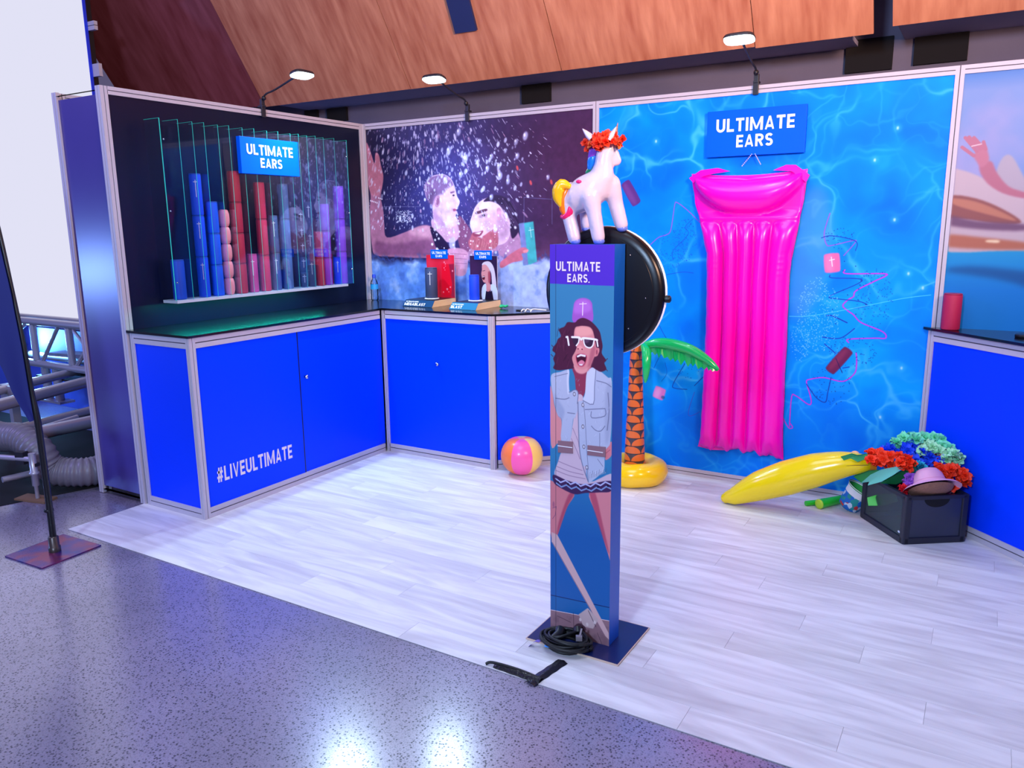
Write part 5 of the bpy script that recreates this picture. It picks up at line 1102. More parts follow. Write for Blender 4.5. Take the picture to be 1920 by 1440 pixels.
# ------------------------------------------------------------------ folding crate
t = thing('folding_crate', 'black smoky plastic crate full of party props on the floor', 'crate', (4.16, -.33, 0))
k0 = V3(4.152, -.592, 0); e1 = V3(-.255, .33, 0); e2 = V3(.285, .205, 0); ch_ = .27
CRB = mat('black crate plastic', (30, 32, 50), rough=.4, noise=.1); SMOKE = mat('smoky crate panel', (64, 78, 84), rough=.22, alpha=.62)
u1, u2 = nrm(e1), nrm(e2); pw2 = .036
for p in (k0, k0+e1-u1*pw2, k0+e2-u2*pw2, k0+e1+e2-u1*pw2-u2*pw2):
    mb = MB(); mb.obox(p+V3(0, 0, .001), u1*pw2, u2*pw2, V3(0, 0, ch_)); part('corner_post', mb, CRB, t, bevel=.006)
for z_, h_ in ((.001, .035), (ch_-.022, .022)):
    for o_, a_, b_ in ((k0+u1*.01, e1-u1*.02, u2*.022), (k0+u2*.01, e2-u2*.02, u1*.022), (k0+e2+u1*.01-u2*.022, e1-u1*.02, u2*.022), (k0+e1+u2*.01-u1*.022, e2-u2*.02, u1*.022)):
        mb = MB(); mb.obox(o_+V3(0, 0, z_), a_, b_, V3(0, 0, h_)); part('frame_rail', mb, CRB, t, bevel=.003)
mb = MB(); mb.obox(k0+u1*.02+u2*.02+V3(0, 0, .004), e1-u1*.04, e2-u2*.04, V3(0, 0, .006)); part('bottom', mb, CRB, t)
mb = MB(); mb.obox(k0+u1*.034+u2*.008+V3(0, 0, .034), e1-u1*.068, u2*.003, V3(0, 0, ch_-.056)); part('side_panel', mb, SMOKE, t, 'see-through smoky side panel')
mb = MB(); mb.obox(k0+e2+u1*.034-u2*.011+V3(0, 0, .034), e1-u1*.068, u2*.003, V3(0, 0, ch_-.056)); part('side_panel', mb, SMOKE, t)
fp = mat('dark crate panel', (44, 50, 74), rough=.3)
mb = MB(); mb.obox(k0+u2*.034+u1*.008+V3(0, 0, .034), e2-u2*.068, u1*.004, V3(0, 0, ch_-.054)); fpn = part('front_panel', mb, fp, t)
mb = MB(); mb.obox(k0+e1+u2*.034-u1*.012+V3(0, 0, .034), e2-u2*.068, u1*.004, V3(0, 0, ch_-.054)); part('front_panel', mb, fp, t)
hc_ = k0+e2*.5+u1*.0072+V3(0, 0, ch_-.022); mb = MB(); mb.prism([hc_+u2*(.07*math.cos(a))-V3(0, 0, .045*math.sin(a)) for a in np.linspace(0, PI, 14)], -u1*.001); part('hand_hole', mb, DARKVOID, fpn)
mb = MB(); q = k0+u1*.05+u2*.0075+V3(0, 0, .055); mb.prism([q+u1*(.011*math.cos(a))+V3(0, 0, .006*math.sin(a)) for a in np.linspace(0, 2*PI, 13)[:-1]], -u2*.001); part('sticker', mb, mat('silver sticker', (205, 210, 225), rough=.3), t, 'small silver oval sticker')
# leis and other props heaped in it
OR, MI, BL, RD, PG, CY, LV = (255, 62, 22), (130, 246, 196), (24, 84, 255), (236, 18, 44), (186, 252, 204), (40, 190, 220), (190, 110, 236)
lei('flower_lei', 'orange-red flower lei draped over the banana stalk and the crate edge', OR, 1667, 864, 44, 15, -.43, 30, .032, .04, 1)
lei('flower_lei', 'mint green flower lei on top of the heap by the wall post', MI, 1728, 834, 52, 15, -.17, 30, .042, .05, 2)
lei('flower_lei', 'deep blue flower lei under the mint green one', BL, 1708, 853, 56, 15, -.23, 34, .036, .05, 3)
lei('flower_lei', 'red flower lei between the blue and pale green ones', RD, 1762, 862, 11, 8, -.24, 8, .035, .03, 4)
lei('flower_lei', 'pale green flower lei sloping down beside the blue cabinet', PG, 1783, 862, 13, 18, -.27, 14, .036, .03, 5)
lei('flower_lei', 'orange-red flower lei beside the pink hat', OR, 1784, 893, 28, 17, -.36, 26, .036, .04, 6)
lei('flower_lei', 'cyan flower lei behind the pink hat', CY, 1722, 881, 10, 12, -.34, 12, .032, .03, 7)
lei('flower_lei', 'lavender flower lei inside the crate near the green leaf', LV, 1711, 902, 11, 10, -.42, 12, .030, .03, 8)
lei('flower_lei', 'red flower lei low in the crate corner', RD, 1697, 917, 8, 7, -.46, 7, .028, .02, 9)
lei('flower_lei', 'pale mint flower lei in front of the blue one', PG, 1745, 844, 18, 10, -.22, 10, .040, .03, 10)
lei('flower_lei', 'small orange flower lei at the wall side of the heap', OR, 1770, 843, 8, 10, -.16, 7, .032, .02, 11)
lei('flower_lei', 'dark pink flower lei filling the crate below the others', (200, 40, 120), 1735, 925, 30, 20, -.32, 16, .045, .05, 12)
lei('flower_lei', 'purple flower lei filling the gap below the pale green one', (120, 40, 160), 1740, 885, 40, 14, -.25, 20, .045, .05, 13)
def leaf(label, pts, col, y0, y1, group=None):
    Pq = [on(px, py, 'y', y0+(y1-y0)*i/(len(pts)-1)) for i, (px, py) in enumerate(pts)]; c = sum(Pq)/len(Pq); mb = MB(); n = len(Pq); c2 = c+V3(-.006, .014, .006)
    mb.add(Pq+[c2], [(i, (i+1) % n, n) for i in range(n)], True); mb.add([p+V3(0, .0015, -.0015) for p in Pq]+[c2+V3(0, .0015, -.0015)], [((i+1) % n, i, n) for i in range(n)], True)
    o = part('fabric_leaf', mb, mat('fabric leaf %d' % col[0], col, rough=.45, noise=.15, nscale=10)); o['label'] = label; o['category'] = 'leaf'; o['group'] = 'fabric leaves on the crate'; return o
leaf('pale green forked fabric leaf hanging over the crate edge', ((1615, 905), (1632, 890), (1653, 880), (1680, 875), (1693, 878), (1676, 890), (1653, 903), (1627, 910), (1630, 903)), (110, 205, 185), -.47, -.45)
leaf('dark green fabric leaf under the pale forked one', ((1650, 906), (1678, 890), (1700, 876), (1718, 867), (1715, 884), (1700, 900), (1680, 908)), (16, 110, 60), -.44, -.40)
leaf('curled green fabric leaf lying over the banana', ((1576, 856), (1597, 850), (1612, 854), (1627, 850), (1624, 860), (1608, 866), (1595, 859), (1582, 863)), (34, 150, 90), -.47, -.46)
leaf('bright green fabric leaf seen through the smoky crate side', ((1626, 933), (1650, 926), (1680, 926), (1684, 940), (1656, 948), (1628, 948)), (70, 200, 60), -.36, -.38)
leaf('long dark green fabric leaf behind the orange lei', ((1622, 853), (1655, 847), (1692, 849), (1690, 856), (1650, 858)), (14, 100, 70), -.36, -.36)
leaf('broad green fabric leaf reaching from the patterned hat to the crate', ((1600, 893), (1622, 880), (1650, 881), (1640, 896), (1616, 906)), (30, 140, 70), -.36, -.40)
# pink hat
FH = nrm(V3(FW[0], FW[1], 0)); hc0 = on(1745, 911, 'y', -.46); ax = nrm(V3(0, 0, .76)+FH*.60); t = thing('pink_hat', 'pale pink brimmed hat with straw lining resting on the crate edge', 'hat', hc0)
mb = MB(); mb.lathe([(.146, -.020), (.130, -.006), (.088, .0), (.080, .020), (.070, .062), (.052, .086), (.03, .094), (0, .090)], hc0, 28, ax, caps=False); part('crown_and_brim', mb, mat('pink felt', (236, 176, 206), rough=.6), t)
mb = MB(); mb.lathe([(.0815, .012), (.0805, .024)], hc0, 28, ax, caps=False); part('hat_band', mb, mat('hat band', (226, 158, 190), rough=.6), t)
mb = MB(); mb.lathe([(.112, -.004), (.100, -.018), (.07, -.030), (0, -.036)], hc0-ax*.002-V3(0, 0, .012), 28, ax, caps=False); part('straw_lining', mb, mat('brown straw weave', (150, 104, 84), rough=.7, noise=.5, nscale=90, bump=.4, bscale=160), t, 'brown straw lining')
# tropical hat beside the crate
hc0 = V3(3.815, -.185, .016); ax = nrm(RT*.42+V3(0, 0, .86)-FH*.22); t = thing('patterned_hat', 'upturned blue floral hat with a white band wedged beside the crate', 'hat', hc0)
FLO = mat('blue floral cotton', (20, 120, 200), rough=.7, noise=.2)
_nt = FLO.node_tree; _v = _nt.nodes.new('ShaderNodeTexVoronoi'); _v.inputs['Scale'].default_value = 38; _tc = _nt.nodes.new('ShaderNodeTexCoord'); _rr = _nt.nodes.new('ShaderNodeValToRGB')
_rr.color_ramp.interpolation = 'CONSTANT'; _rr.color_ramp.elements[0].color = (*srgb((14, 110, 205)), 1); _rr.color_ramp.elements[1].position = .55; _rr.color_ramp.elements[1].color = (*srgb((30, 150, 150)), 1); _e = _rr.color_ramp.elements.new(.78); _e.color = (*srgb((200, 220, 240)), 1); _e = _rr.color_ramp.elements.new(.9); _e.color = (*srgb((210, 50, 60)), 1)
_sp = _nt.nodes.new('ShaderNodeSeparateColor'); _nt.links.new(_tc.outputs['Object'], _v.inputs['Vector']); _nt.links.new(_v.outputs['Color'], _sp.inputs[0]); _nt.links.new(_sp.outputs[0], _rr.inputs[0]); _nt.links.new(_rr.outputs[0], _nt.nodes['Principled BSDF'].inputs['Base Color'])
mb = MB(); mb.lathe([(0, .002), (.04, .0), (.058, .012), (.066, .05), (.070, .105)], hc0, 24, ax, caps=False); part('crown', mb, FLO, t)
mb = MB(); mb.lathe([(.0712, .100), (.073, .126), (.074, .128)], hc0, 24, ax, caps=False); part('white_band', mb, mat('white cotton', (240, 236, 240), rough=.7), t)
mb = MB(); mb.lathe([(.073, .127), (.080, .146), (.084, .152)], hc0, 24, ax, caps=False); part('brim', mb, bpy.data.materials['white cotton'], t)
mb = MB(); mb.lathe([(.082, .150), (.070, .122), (.062, .04), (0, .03)], hc0, 24, ax, caps=False); part('lining', mb, mat('green lining', (50, 170, 70), rough=.7), t, 'green lining')
# green toy
t = thing('party_horn', 'bright green party horn with a yellow end on the floor by the banana', 'party toy', (3.70, -.20, 0))
a, b = on(1536, 945, 'z', .030), on(1578, 936, 'z', .026); mb = MB(); mb.tube([a, b], [.030, .024], 18); part('barrel', mb, mat('neon green plastic', (40, 200, 40), rough=.3, coat=.2), t)
mb = MB(); mb.ell(a, (.012, .031, .031), 14, 8, np.column_stack([nrm(b-a), nrm(np.cross(V3(0, 0, 1), b-a)), V3(0, 0, 1)])); part('end_cap', mb, mat('yellow green plastic', (186, 226, 60), rough=.35), t, 'yellow end cap')
a2, b2 = on(1511, 944, 'z', .016), on(1530, 942, 'z', .016)
mb = MB(); mb.tube([a2, b2+(b2-a2)*.4], .016, 14); part('mouthpiece', mb, bpy.data.materials['neon green plastic'], t)
c = on(1603, 854, 'y', -.33); t2 = MB(); t2.ell(c, (.027, .027, .027), 16, 10); o = part('small_ball', t2, mat('peach foam', (255, 190, 120), rough=.5)); o['label'] = 'small peach ball on the curled leaf behind the banana'; o['category'] = 'ball'

# ------------------------------------------------------------------ worktop props
WOOD = mat('pale plywood plinth', (255, 224, 172), rough=.5, noise=.25, nscale=12)
TEAL = mat('blue plinth front', (20, 112, 160), rough=.5, spec=.15)
NAVYF = mat('dark blue plinth front', (12, 60, 104), rough=.5, spec=.15)
def plinth(label, x0, x1, y0, y1, h, fm, big, fw):
    t = thing('display_plinth', label, 'display plinth', ((x0+x1)/2, (y0+y1)/2, ZT)); z = ZT+.0006
    mb = MB(); a = [(x0, y0), (x1, y0), (x1, y1), (x0, y1)]; top = [(x0+.012, y0+.03), (x1+.004, y0+.03), (x1, y1), (x0, y1)]
    vs = [V3(x, y, z) for x, y in a]+[V3(x, y, z+h) for x, y in top]; mb.add(vs, [(3, 2, 1, 0), (4, 5, 6, 7), (0, 1, 5, 4), (1, 2, 6, 5), (2, 3, 7, 6), (3, 0, 4, 7)]); part('block', mb, WOOD, t)
    nf = nrm(np.cross(vs[1]-vs[0], vs[4]-vs[0])); mb = MB(); mb.prism([vs[0]+nf*.0005, vs[1]+nf*.0005, vs[5]+nf*.0005, vs[4]+nf*.0005], nf*.0015); fr = part('front_plate', mb, fm, t)
    mb = MB(); mb.obox(V3(x0+.012, y0+.03, z+h+.0003), V3(x1-x0-.012, 0, 0), V3(0, y1-y0-.03, 0), V3(0, 0, .0012)); part('top_plate', mb, BLACKP, t)
    X = nrm(vs[1]-vs[0]); Y = nrm(vs[4]-vs[0]-X*np.dot(vs[4]-vs[0], X)); H = np.linalg.norm(vs[4]-vs[0]); W = x1-x0; o = vs[0]+nf*.0022
    lettering('lettering', 'ULTIMATE EARS', o+X*W*.08+Y*H*.62, X, Y, W*.42, H*.18, WHITE, fr, .0006, .015); lettering('lettering', big, o+X*W*.05+Y*H*.14, X, Y, W*fw, H*.38, WHITE, fr, .0006, .03)
    return z+h+.002
zp = plinth('wooden plinth with dark blue front under the charcoal speaker', .626, .903, -.357, -.05, .047, NAVYF, 'MEGABLAST', .70)
zp2 = plinth('wooden plinth with teal front under the bright blue speaker', 1.078, 1.310, -.385, -.05, .047, TEAL, 'BLAST', .42)
def showcard(label, x0, x1, y, z0, z1, m, sx0, sx1):
    t = thing('showcard', label, 'showcard', ((x0+x1)/2, y, z0)); mb = MB(); mb.quad((x0, y, z0), (x1, y, z0), (x1, y, z1), (x0, y, z1)); mb.box((x0, y+.0004, z0), (x1, y+.006, z1), 1); part('print', mb, [m, bpy.data.materials['white laminate back']], t)
    mb = MB(); mb.box((sx0, y-.006, z1-.028), (sx1, y-.001, z1+.040)); hd = part('header', mb, SIGNBLUE, t, 'small blue header plate', bevel=.002)
    w_ = sx1-sx0; lettering('lettering', 'ULTIMATE', (sx0+w_*.1, y-.0064, z1+.008), (1, 0, 0), (0, 0, 1), w_*.8, .019, WHITE, hd, .0006, .02); lettering('lettering', 'EARS', (sx0+w_*.31, y-.0064, z1-.017), (1, 0, 0), (0, 0, 1), w_*.38, .018, WHITE, hd, .0006, .02)
cv = Canvas(220, 300, (208, 20, 48)); cv.glow((170, 60), 60, 90, (236, 60, 90), .7); cv.glow((30, 60), 50, 60, (226, 60, 84), .6)
cv.poly([(120, 60), (196, 64), (200, 270), (150, 290), (118, 270)], (226, 14, 44), soft=2); cv.poly([(178, 64), (220, 60), (220, 300), (190, 290), (200, 200)], (130, 24, 60), .8, 3)
for x, y, r_ in ((142, 50, 5), (150, 62, 4), (140, 90, 4), (146, 105, 3), (160, 240, 7), (185, 225, 5), (130, 262, 5), (172, 258, 4), (205, 110, 6), (150, 78, 3)): cv.ell((x, y), r_, r_*1.2, (246, 150, 170), alpha=.85, soft=1)
RC = cv.material('red splash card', rough=.3)
cv = Canvas(220, 300, (44, 24, 62)); cv.glow((30, 120), 60, 120, (70, 34, 84), .7)
cv.poly([(98, 60), (120, 40), (160, 38), (190, 70), (205, 130), (212, 220), (180, 200), (172, 120), (150, 90), (120, 84)], (206, 196, 214), smooth=4, soft=1)
cv.poly([(100, 66), (130, 60), (160, 96), (166, 150), (160, 190), (172, 200), (160, 240), (130, 240), (128, 190), (108, 180), (96, 150), (92, 120), (98, 96)], (206, 140, 146), smooth=4, soft=1)
cv.poly([(98, 146), (118, 136), (120, 160), (106, 164)], (90, 20, 40), smooth=3); cv.line([(100, 146), (116, 142)], 4, (245, 235, 240)); cv.line([(104, 104), (122, 100)], 4, (90, 60, 70)); cv.poly([(148, 110), (164, 116), (168, 170), (150, 185)], (150, 50, 70), .8, 3, 3)
cv.poly([(96, 220), (128, 190), (132, 250), (150, 300), (96, 300)], (196, 212, 244), smooth=3); cv.poly([(168, 196), (214, 214), (220, 300), (176, 300)], (196, 212, 244), smooth=3); cv.poly([(128, 240), (150, 262), (176, 236), (188, 300), (118, 300)], (30, 20, 46))
BC = cv.material('laughing blonde card', rough=.3)
showcard('red showcard with water drops standing behind the charcoal speaker', .655, .918, -.08, zp, 1.475, RC, .70, .862)
showcard('dark showcard of a laughing blonde person behind the bright blue speaker', 1.062, 1.303, -.08, zp2, 1.472, BC, 1.105, 1.262)
s_ = speaker_proto('charcoal cylinder speaker with pale plus mark on the dark blue plinth', (52, 66, 104), .047, .232, 1, None, False, (.45, -1, 0)); s_.location = (.775, -.185, zp+.003)
mb = MB(); mb.lathe([(.056, 0), (.056, .003), (.05, .0035)], (.775, -.185, zp), 24); o = part('speaker_stand_ring', mb, WHITE); o['label'] = 'white ring under the charcoal speaker'; o['category'] = 'ring stand'
s_ = speaker_proto('bright blue cylinder speaker on the teal plinth', (6, 70, 246), .038, .186, 0, None, False, (.45, -1, 0)); s_.location = (1.168, -.185, zp2+.003)
mb = MB(); mb.lathe([(.056, 0), (.056, .003), (.05, .0035)], (1.178, -.185, zp2), 24); o = part('speaker_stand_ring', mb, WHITE); o['label'] = 'white ring under the bright blue speaker'; o['category'] = 'ring stand'
s_ = speaker_proto('lone red cylinder speaker at the end of the angled worktop', (176, 18, 74), .047, .200, 0); s_.location = (4.256, -.079, ZT+.0006)
b = on(1910, 628, 'z', ZT+.012); mb = MB(); mb.lathe([(.045, 0), (.047, .003), (.047, .014), (.042, .016), (0, .016)], (b[0]+.03, b[1], ZT+.0006), 20); o = part('puck', mb, BLACKP, bevel=.001); o['label'] = 'flat black disc on the worktop beyond the red speaker'; o['category'] = 'disc'
# bottle
t = thing('water_bottle', 'small clear water bottle with blue label in the wall corner', 'bottle', (.118, -.085, ZT)); bb = V3(.118, -.085, ZT+.0006)
BOT = clear('clear bottle plastic', (.86, .93, 1.0), refl=1.0, rough=.05, gl=(.9, .95, 1))
mb = MB(); mb.lathe([(.024, 0), (.030, .006), (.031, .03), (.0285, .045), (.031, .06), (.0285, .075), (.031, .09), (.031, .135), (.026, .155), (.014, .176), (.0125, .19)], bb, 20, caps=False); part('body', mb, BOT, t)
mb = MB(); mb.lathe([(.0316, .092), (.0316, .132)], bb, 20, caps=False); part('label', mb, mat('cyan bottle label', (40, 150, 220), rough=.4), t, 'cyan label')
mb = MB(); mb.lathe([(.015, .182), (.015, .205), (.010, .212), (0, .212)], bb, 16); part('cap', mb, mat('blue bottle cap', (10, 60, 190), rough=.35), t, 'blue cap')
# small bits
gm = mat('green rubber', (10, 170, 110), rough=.4); c = V3(1.415, -.17, ZT+.014); mb = MB(); r2 = random.Random(4)
for k_ in range(7): mb.ell(c+V3(r2.uniform(-.025, .025), r2.uniform(-.02, .02), r2.uniform(-.004, .006)), (r2.uniform(.010, .016), .012, .010), 10, 6)
o = part('rubber_toy', remesh(mb, .004, 3), gm); o['label'] = 'crumpled green rubber piece at the end of the teal plinth'; o['category'] = 'rubber piece'
BLKST = mat('black webbing', (18, 18, 34), rough=.6)
t = thing('lanyard', 'black lanyard strap with a flat clip lying at the chamfered worktop end', 'lanyard', (1.72, -.24, ZT))
mb = MB(); pts = catmull([V3(1.585, -.26, ZT+.004), V3(1.64, -.27, ZT+.006), V3(1.70, -.25, ZT+.012), V3(1.78, -.20, ZT+.008), V3(1.86, -.17, ZT+.004)], 5); mb.tube(pts, .009, 8, sq=(1, .3), up=(0, 0, 1)); part('strap', mb, BLKST, t)
mb = MB(); mb.box((1.575, -.275, ZT+.001), (1.615, -.245, ZT+.008)); part('clip', mb, BLACKP, t, bevel=.002)
for k_, (pts, lab) in enumerate((([(1.655, -.335, .004), (1.66, -.315, .018), (1.668, -.29, .010), (1.65, -.27, .010)], 'white cable tie loop nearest the lanyard clip'), ([(1.685, -.335, .003), (1.69, -.31, .022), (1.70, -.285, .010), (1.69, -.262, .012)], 'white cable tie loop between two others by the lanyard'), ([(1.722, -.320, .003), (1.727, -.30, .020), (1.76, -.26, .016), (1.80, -.235, .010)], 'white cable tie with its long tail over the lanyard'))):
    mb = MB(); mb.tube(catmull([V3(x, y, ZT+z) for x, y, z in pts], 5), .004, 6); o = part('cable_tie', mb, WHITE); o['label'] = lab; o['category'] = 'cable tie'; o['group'] = 'white cable ties on the worktop'

# ------------------------------------------------------------------ feather flag
fy = -2.91; t = thing('feather_flag', 'dark blue feather flag on a black pole', 'flag', (.25, fy, 0))
fp_ = lambda px, py: on(px, py, 'y', fy)
pole = [V3(.2465, fy, .02)]+[fp_(*p) for p in ((97, 985), (84, 885), (71, 792), (60, 735), (45, 650), (32, 586), (22, 540), (0, 440), (-24, 350), (-60, 240), (-110, 120))]
rp = [.017]*4+[.012]*2+[.010]*6; mb = MB(); mb.tube(catmull(pole, 4), list(np.interp(np.linspace(0, 1, 45), np.linspace(0, 1, 12), rp)), 10); part('pole', mb, BLACKP, t)
rgt = catmull([fp_(*p) for p in ((70, 786), (61, 736), (47, 652), (34, 586), (25, 540), (1, 440), (-24, 350), (-60, 240), (-110, 120))], 3)
lft = catmull([fp_(*p) for p in ((66, 789), (36, 740), (21, 709), (0, 669), (-45, 600), (-100, 500), (-150, 380), (-180, 260), (-190, 120))], 3)
n_ = len(rgt); FL = mat('dark blue flag cloth', (10, 24, 104), rough=.75, noise=.2, nscale=5)
def cl(sgn): return lambda u, v: rgt[int(round(v*(n_-1)))]*(1-u)+lft[int(round(v*(n_-1)))]*u+V3(0, -.016+.012*math.sin(u*5+v*3)*u+.0015*sgn, 0)
mb = MB(); mb.grid(8, n_-1, cl(1)); mb.grid(8, n_-1, cl(-1), flip=True); part('cloth', mb, FL, t)
base = mat('iridescent steel plate', (90, 50, 120), rough=.25, metal=.6)
_nt = base.node_tree; _tc = _nt.nodes.new('ShaderNodeTexCoord'); _n = _nt.nodes.new('ShaderNodeTexNoise'); _n.inputs['Scale'].default_value = 7; _r = _nt.nodes.new('ShaderNodeValToRGB')
for p_, c_ in ((.36, (60, 60, 150)), (.5, (110, 56, 130)), (.6, (150, 60, 104))):
    e = _r.color_ramp.elements.new(p_); e.color = (*srgb(c_), 1)
_r.color_ramp.elements[0].color = (*srgb((40, 110, 160)), 1); _r.color_ramp.elements[-1].color = (*srgb((90, 40, 110)), 1)
_nt.links.new(_tc.outputs['Object'], _n.inputs['Vector']); _nt.links.new(_n.outputs['Fac'], _r.inputs[0]); _nt.links.new(_r.outputs[0], _nt.nodes['Principled BSDF'].inputs['Base Color'])
mb = MB(); mb.prism([V3(x, y, -.003) for x, y in ((.075, -3.08), (.405, -3.065), (.385, -2.735), (.045, -2.75))], V3(0, 0, .007)); part('base_plate', mb, base, t, 'square iridescent steel base plate', bevel=.001)
mb = MB(); mb.lathe([(.030, .004), (.030, .03), (.026, .032), (.026, .085), (.020, .09)], (.2465, fy, 0), 16); part('socket', mb, mat('bronze socket', (84, 74, 72), rough=.35, metal=.6), t, 'bronze coloured socket')
mb = MB(); q = fp_(92, 960); mb.lathe([(.019, 0), (.024, .004), (.024, .016), (.019, .02)], q, 12); part('collar', mb, BLACKP, t)

# ------------------------------------------------------------------ screen, trusses and duct on the stage side
sy = -.9; s0, s1 = on(35.4, 588, 'y', sy), on(146, 597, 'y', sy); sr = on(170, 150, 'y', sy)
t = thing('led_screen', 'huge glowing white screen behind the end of the stand', 'screen', (-4, sy, s1[2])); zs = (s0[2]+s1[2])/2; xr = sr[0]
mb = MB(); mb.quad((-7.5, sy, zs), (xr, sy, zs), (xr, sy, 5.2), (-7.5, sy, 5.2), mi=0); part('screen_face', mb, mat('lit screen', (0, 0, 0), rough=.6, spec=0, emit=(.76, .76, .92), es=1.0), t, 'glowing white face')
mb = MB(); mb.box((-7.5, sy+.002, zs), (xr+.001, sy+.07, 5.2)); part('cabinet_back', mb, BLACKP, t)
mb = MB(); mb.box((xr+.001, sy-.002, zs), (xr+.012, sy+.02, 5.2)); part('edge_strip', mb, mat('blue lit edge', (30, 60, 230), rough=.4), t, 'blue edge strip')
for py in (44, 52, 133):
    q = on(174, py, 'y', sy+.03); h_ = .05 if py == 133 else .018; mb = MB(); mb.box((xr+.012, sy+.02, q[2]-h_), (xr+.10, sy+.05, q[2]+h_)); part('bracket', mb, ALU, t)
ts = mat('aluminium truss tube', (186, 182, 196), rough=.34, metal=.5)
t = thing('box_truss', 'aluminium box truss under the glowing screen', 'truss', (-2.6, -1.2, .5)); ty = -1.2
tz1, tz0 = .885, .50; ch2 = .034
for yy, zz in ((ty, tz1), (ty, tz0), (ty+.27, tz1-.02), (ty+.27, tz0)):
    mb = MB(); mb.tube([(-4.6, yy, zz), (-1.25, yy, zz)], ch2, 14); part('chord', mb, ts, t)
for xx in (-3.9, -2.99, -2.42, -1.85):
    for yy in (ty, ty+.27):
        mb = MB(); mb.tube([(xx+(.10 if yy > ty else 0), yy, tz0+.03), (xx+(.10 if yy > ty else 0), yy, tz1-.03)], .030, 12); part('upright', mb, ts, t)
for a, b in (((-2.92, ty+.27, tz1-.03), (-2.50, ty+.27, tz0+.02)), ((-2.90, ty, tz0+.02), (-2.58, ty, tz1-.03)), ((-2.36, ty, tz0+.02), (-2.0, ty, tz1-.03)), ((-3.8, ty, tz0+.02), (-3.1, ty, tz1-.03))):
    mb = MB(); mb.tube([a, b], .017, 10); part('diagonal', mb, ts, t)
for xx in (-2.98, -2.80):
    mb = MB(); mb.tube([(xx, ty+.06, .16), (xx, ty+.06, tz0-.03)], .038, 12); part('leg', mb, ts, t)
mb = MB(); mb.box((-3.06, ty-.0, .14), (-2.7, ty+.14, .16)); part('foot_plate', mb, ts, t)
t = thing('outrigger_truss', 'lower aluminium outrigger tubes angled across in front of the box truss', 'truss', (-2.0, -1.7, .3))
for a, b, z_, r_ in (((60, 717), (175, 688), .45, .036), ((58, 744), (185, 710), .45, .046), ((70, 795), (185, 766), .25, .036), ((72, 812), (185, 788), .25, .05), ((70, 885), (190, 858), .12, .020)):
    p, q = on(*a, 'z', z_), on(*b, 'z', z_); d = q-p; mb = MB(); mb.tube([p-d*.5, q+d*.05], r_, 14); part('tube', mb, ts, t)
p, q = on(60, 808, 'z', .25), on(145, 782, 'z', .27); mb = MB(); mb.tube([p, (p+q)/2, q], .02, 10); part('brace', mb, ts, t)
a = on(20, 735, 'z', .42); mb = MB(); mb.obox((a[0]-.1, a[1]-.03, .36), (.22, -.02, 0), (0, .12, 0), (0, 0, .12)); mb.obox((a[0]-.04, a[1]-.01, .02), (.06, -.005, 0), (0, .06, 0), (0, 0, .36)); part('corner_block', mb, ts, t)
t = thing('truss_jack', 'screw jack leg with clamp standing on a wooden pad beside the duct', 'jack leg', (-.683, -2.50, 0)); jb = V3(-.683, -2.50, 0)
mb = MB(); mb.lathe([(.012, .012), (.012, .09), (.022, .10), (.022, .17), (.030, .175), (.030, .185), (.022, .19), (.022, .31)], jb, 14); part('leg', mb, ts, t)
mb = MB(); mb.tube([jb+V3(-.9, -.28, .27), jb+V3(.0, .0, .27)], .018, 10); part('cross_bar', mb, ts, t)
mb = MB(); mb.obox(jb+V3(-.11, -.05, .235), (.06, .02, 0), (-.012, .04, 0), (0, 0, .08)); mb.obox(jb+V3(-.03, -.02, .225), (.06, .02, 0), (-.012, .04, 0), (0, 0, .02)); part('clamp', mb, DARKMETAL, t)
mb = MB(); mb.obox(jb+V3(-.13, -.08, -.003), (.24, .06, 0), (-.03, .1, 0), (0, 0, .014)); part('wood_pad', mb, mat('plywood pad', (130, 96, 70), rough=.7), t)
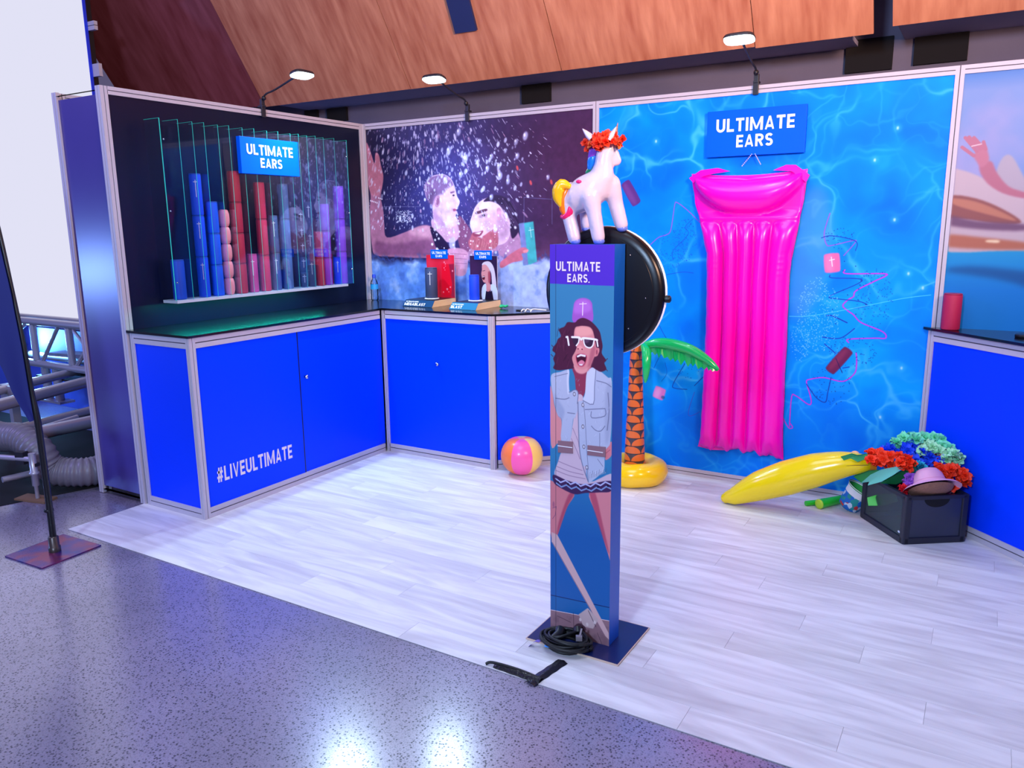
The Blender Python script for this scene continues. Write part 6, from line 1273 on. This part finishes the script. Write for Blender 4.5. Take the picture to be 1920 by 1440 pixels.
# duct
t = thing('flexible_duct', 'grey ribbed flexible duct curving down to the floor by the stand', 'duct', (-.7, -2.3, 0))
dpx = [on(-60, 800, 'y', -2.45), on(0, 818, 'y', -2.42), on(40, 822, 'y', -2.40), on(72, 845, 'y', -2.38), on(98, 880, 'y', -2.33)]
dpx += [V3(-.66, -2.20, .105), V3(-.625, -2.02, .10), V3(-.62, -1.85, .10)]
P = catmull(dpx, 10); L_ = np.cumsum([0]+[np.linalg.norm(b-a) for a, b in zip(P[:-1], P[1:])]); N_ = int(L_[-1]/.0085); si = np.linspace(0, L_[-1], N_); P2 = [np.array([np.interp(s_, L_, [p[k_] for p in P]) for k_ in range(3)]) for s_ in si]
mb = MB(); mb.tube(P2, [.094+(.006 if i % 4 in (0,) else 0)-(.005 if i % 4 == 2 else 0) for i in range(N_)], 24); part('hose', mb, mat('grey duct vinyl', (120, 114, 128), rough=.4, bump=.2, bscale=30), t)
# stage front
BLK = mat('black floor shade', (7, 7, 12), rough=.95)
mb = MB(); mb.prism([V3(x, y, -.0035) for x, y in ((-.50, -1.3), (-.60, -2.16), (-.80, -2.72), (-1.5, -3.2), (-8.5, -4.6), (-8.5, -1.3))], V3(0, 0, .003)); o = part('floor_shade_sheet', mb, BLK); o['label'] = 'black sheet standing for the unlit floor below the trusses'; o['category'] = 'cloth'  # black sheet put in as the darkness on the floor under the trusses
mb = MB(); mb.box((-7.5, -.86, -.003), (-.52, -.80, .76)); o = part('stage_skirt', mb, mat('blue stage skirt', (70, 96, 214), rough=.6)); o['label'] = 'blue skirting panel along the stage behind the trusses'; o['category'] = 'skirt panel'
mb = MB(); rg = np.random.RandomState(6)
for k_ in range(9):
    pts = catmull([V3(-2.9+.12*i+rg.randn()*.03, -1.02+rg.randn()*.05, .38+abs(rg.randn())*.03+.02*k_ % .05) for i in range(14)], 3); mb.tube(pts, .009, 6)
t = thing('cable_bundle', 'tangle of black cables lying under the box truss', 'cables', (-2.2, -1.0, .36)); part('cables', mb, BLACKR, t, kind='stuff')
mb = MB(); mb.box((-3.2, -1.12, .34), (-1.2, -.92, .36)); part('tray', mb, DARKMETAL, t)
mb = MB(); mb.obox((-2.95, -1.12, .56), (.62, 0, .02), (0, .16, 0), (0, 0, .03)); o = part('equipment_tray', mb, mat('grey tray', (120, 116, 140), rough=.5)); o['label'] = 'grey flat equipment tray inside the box truss'; o['category'] = 'tray'
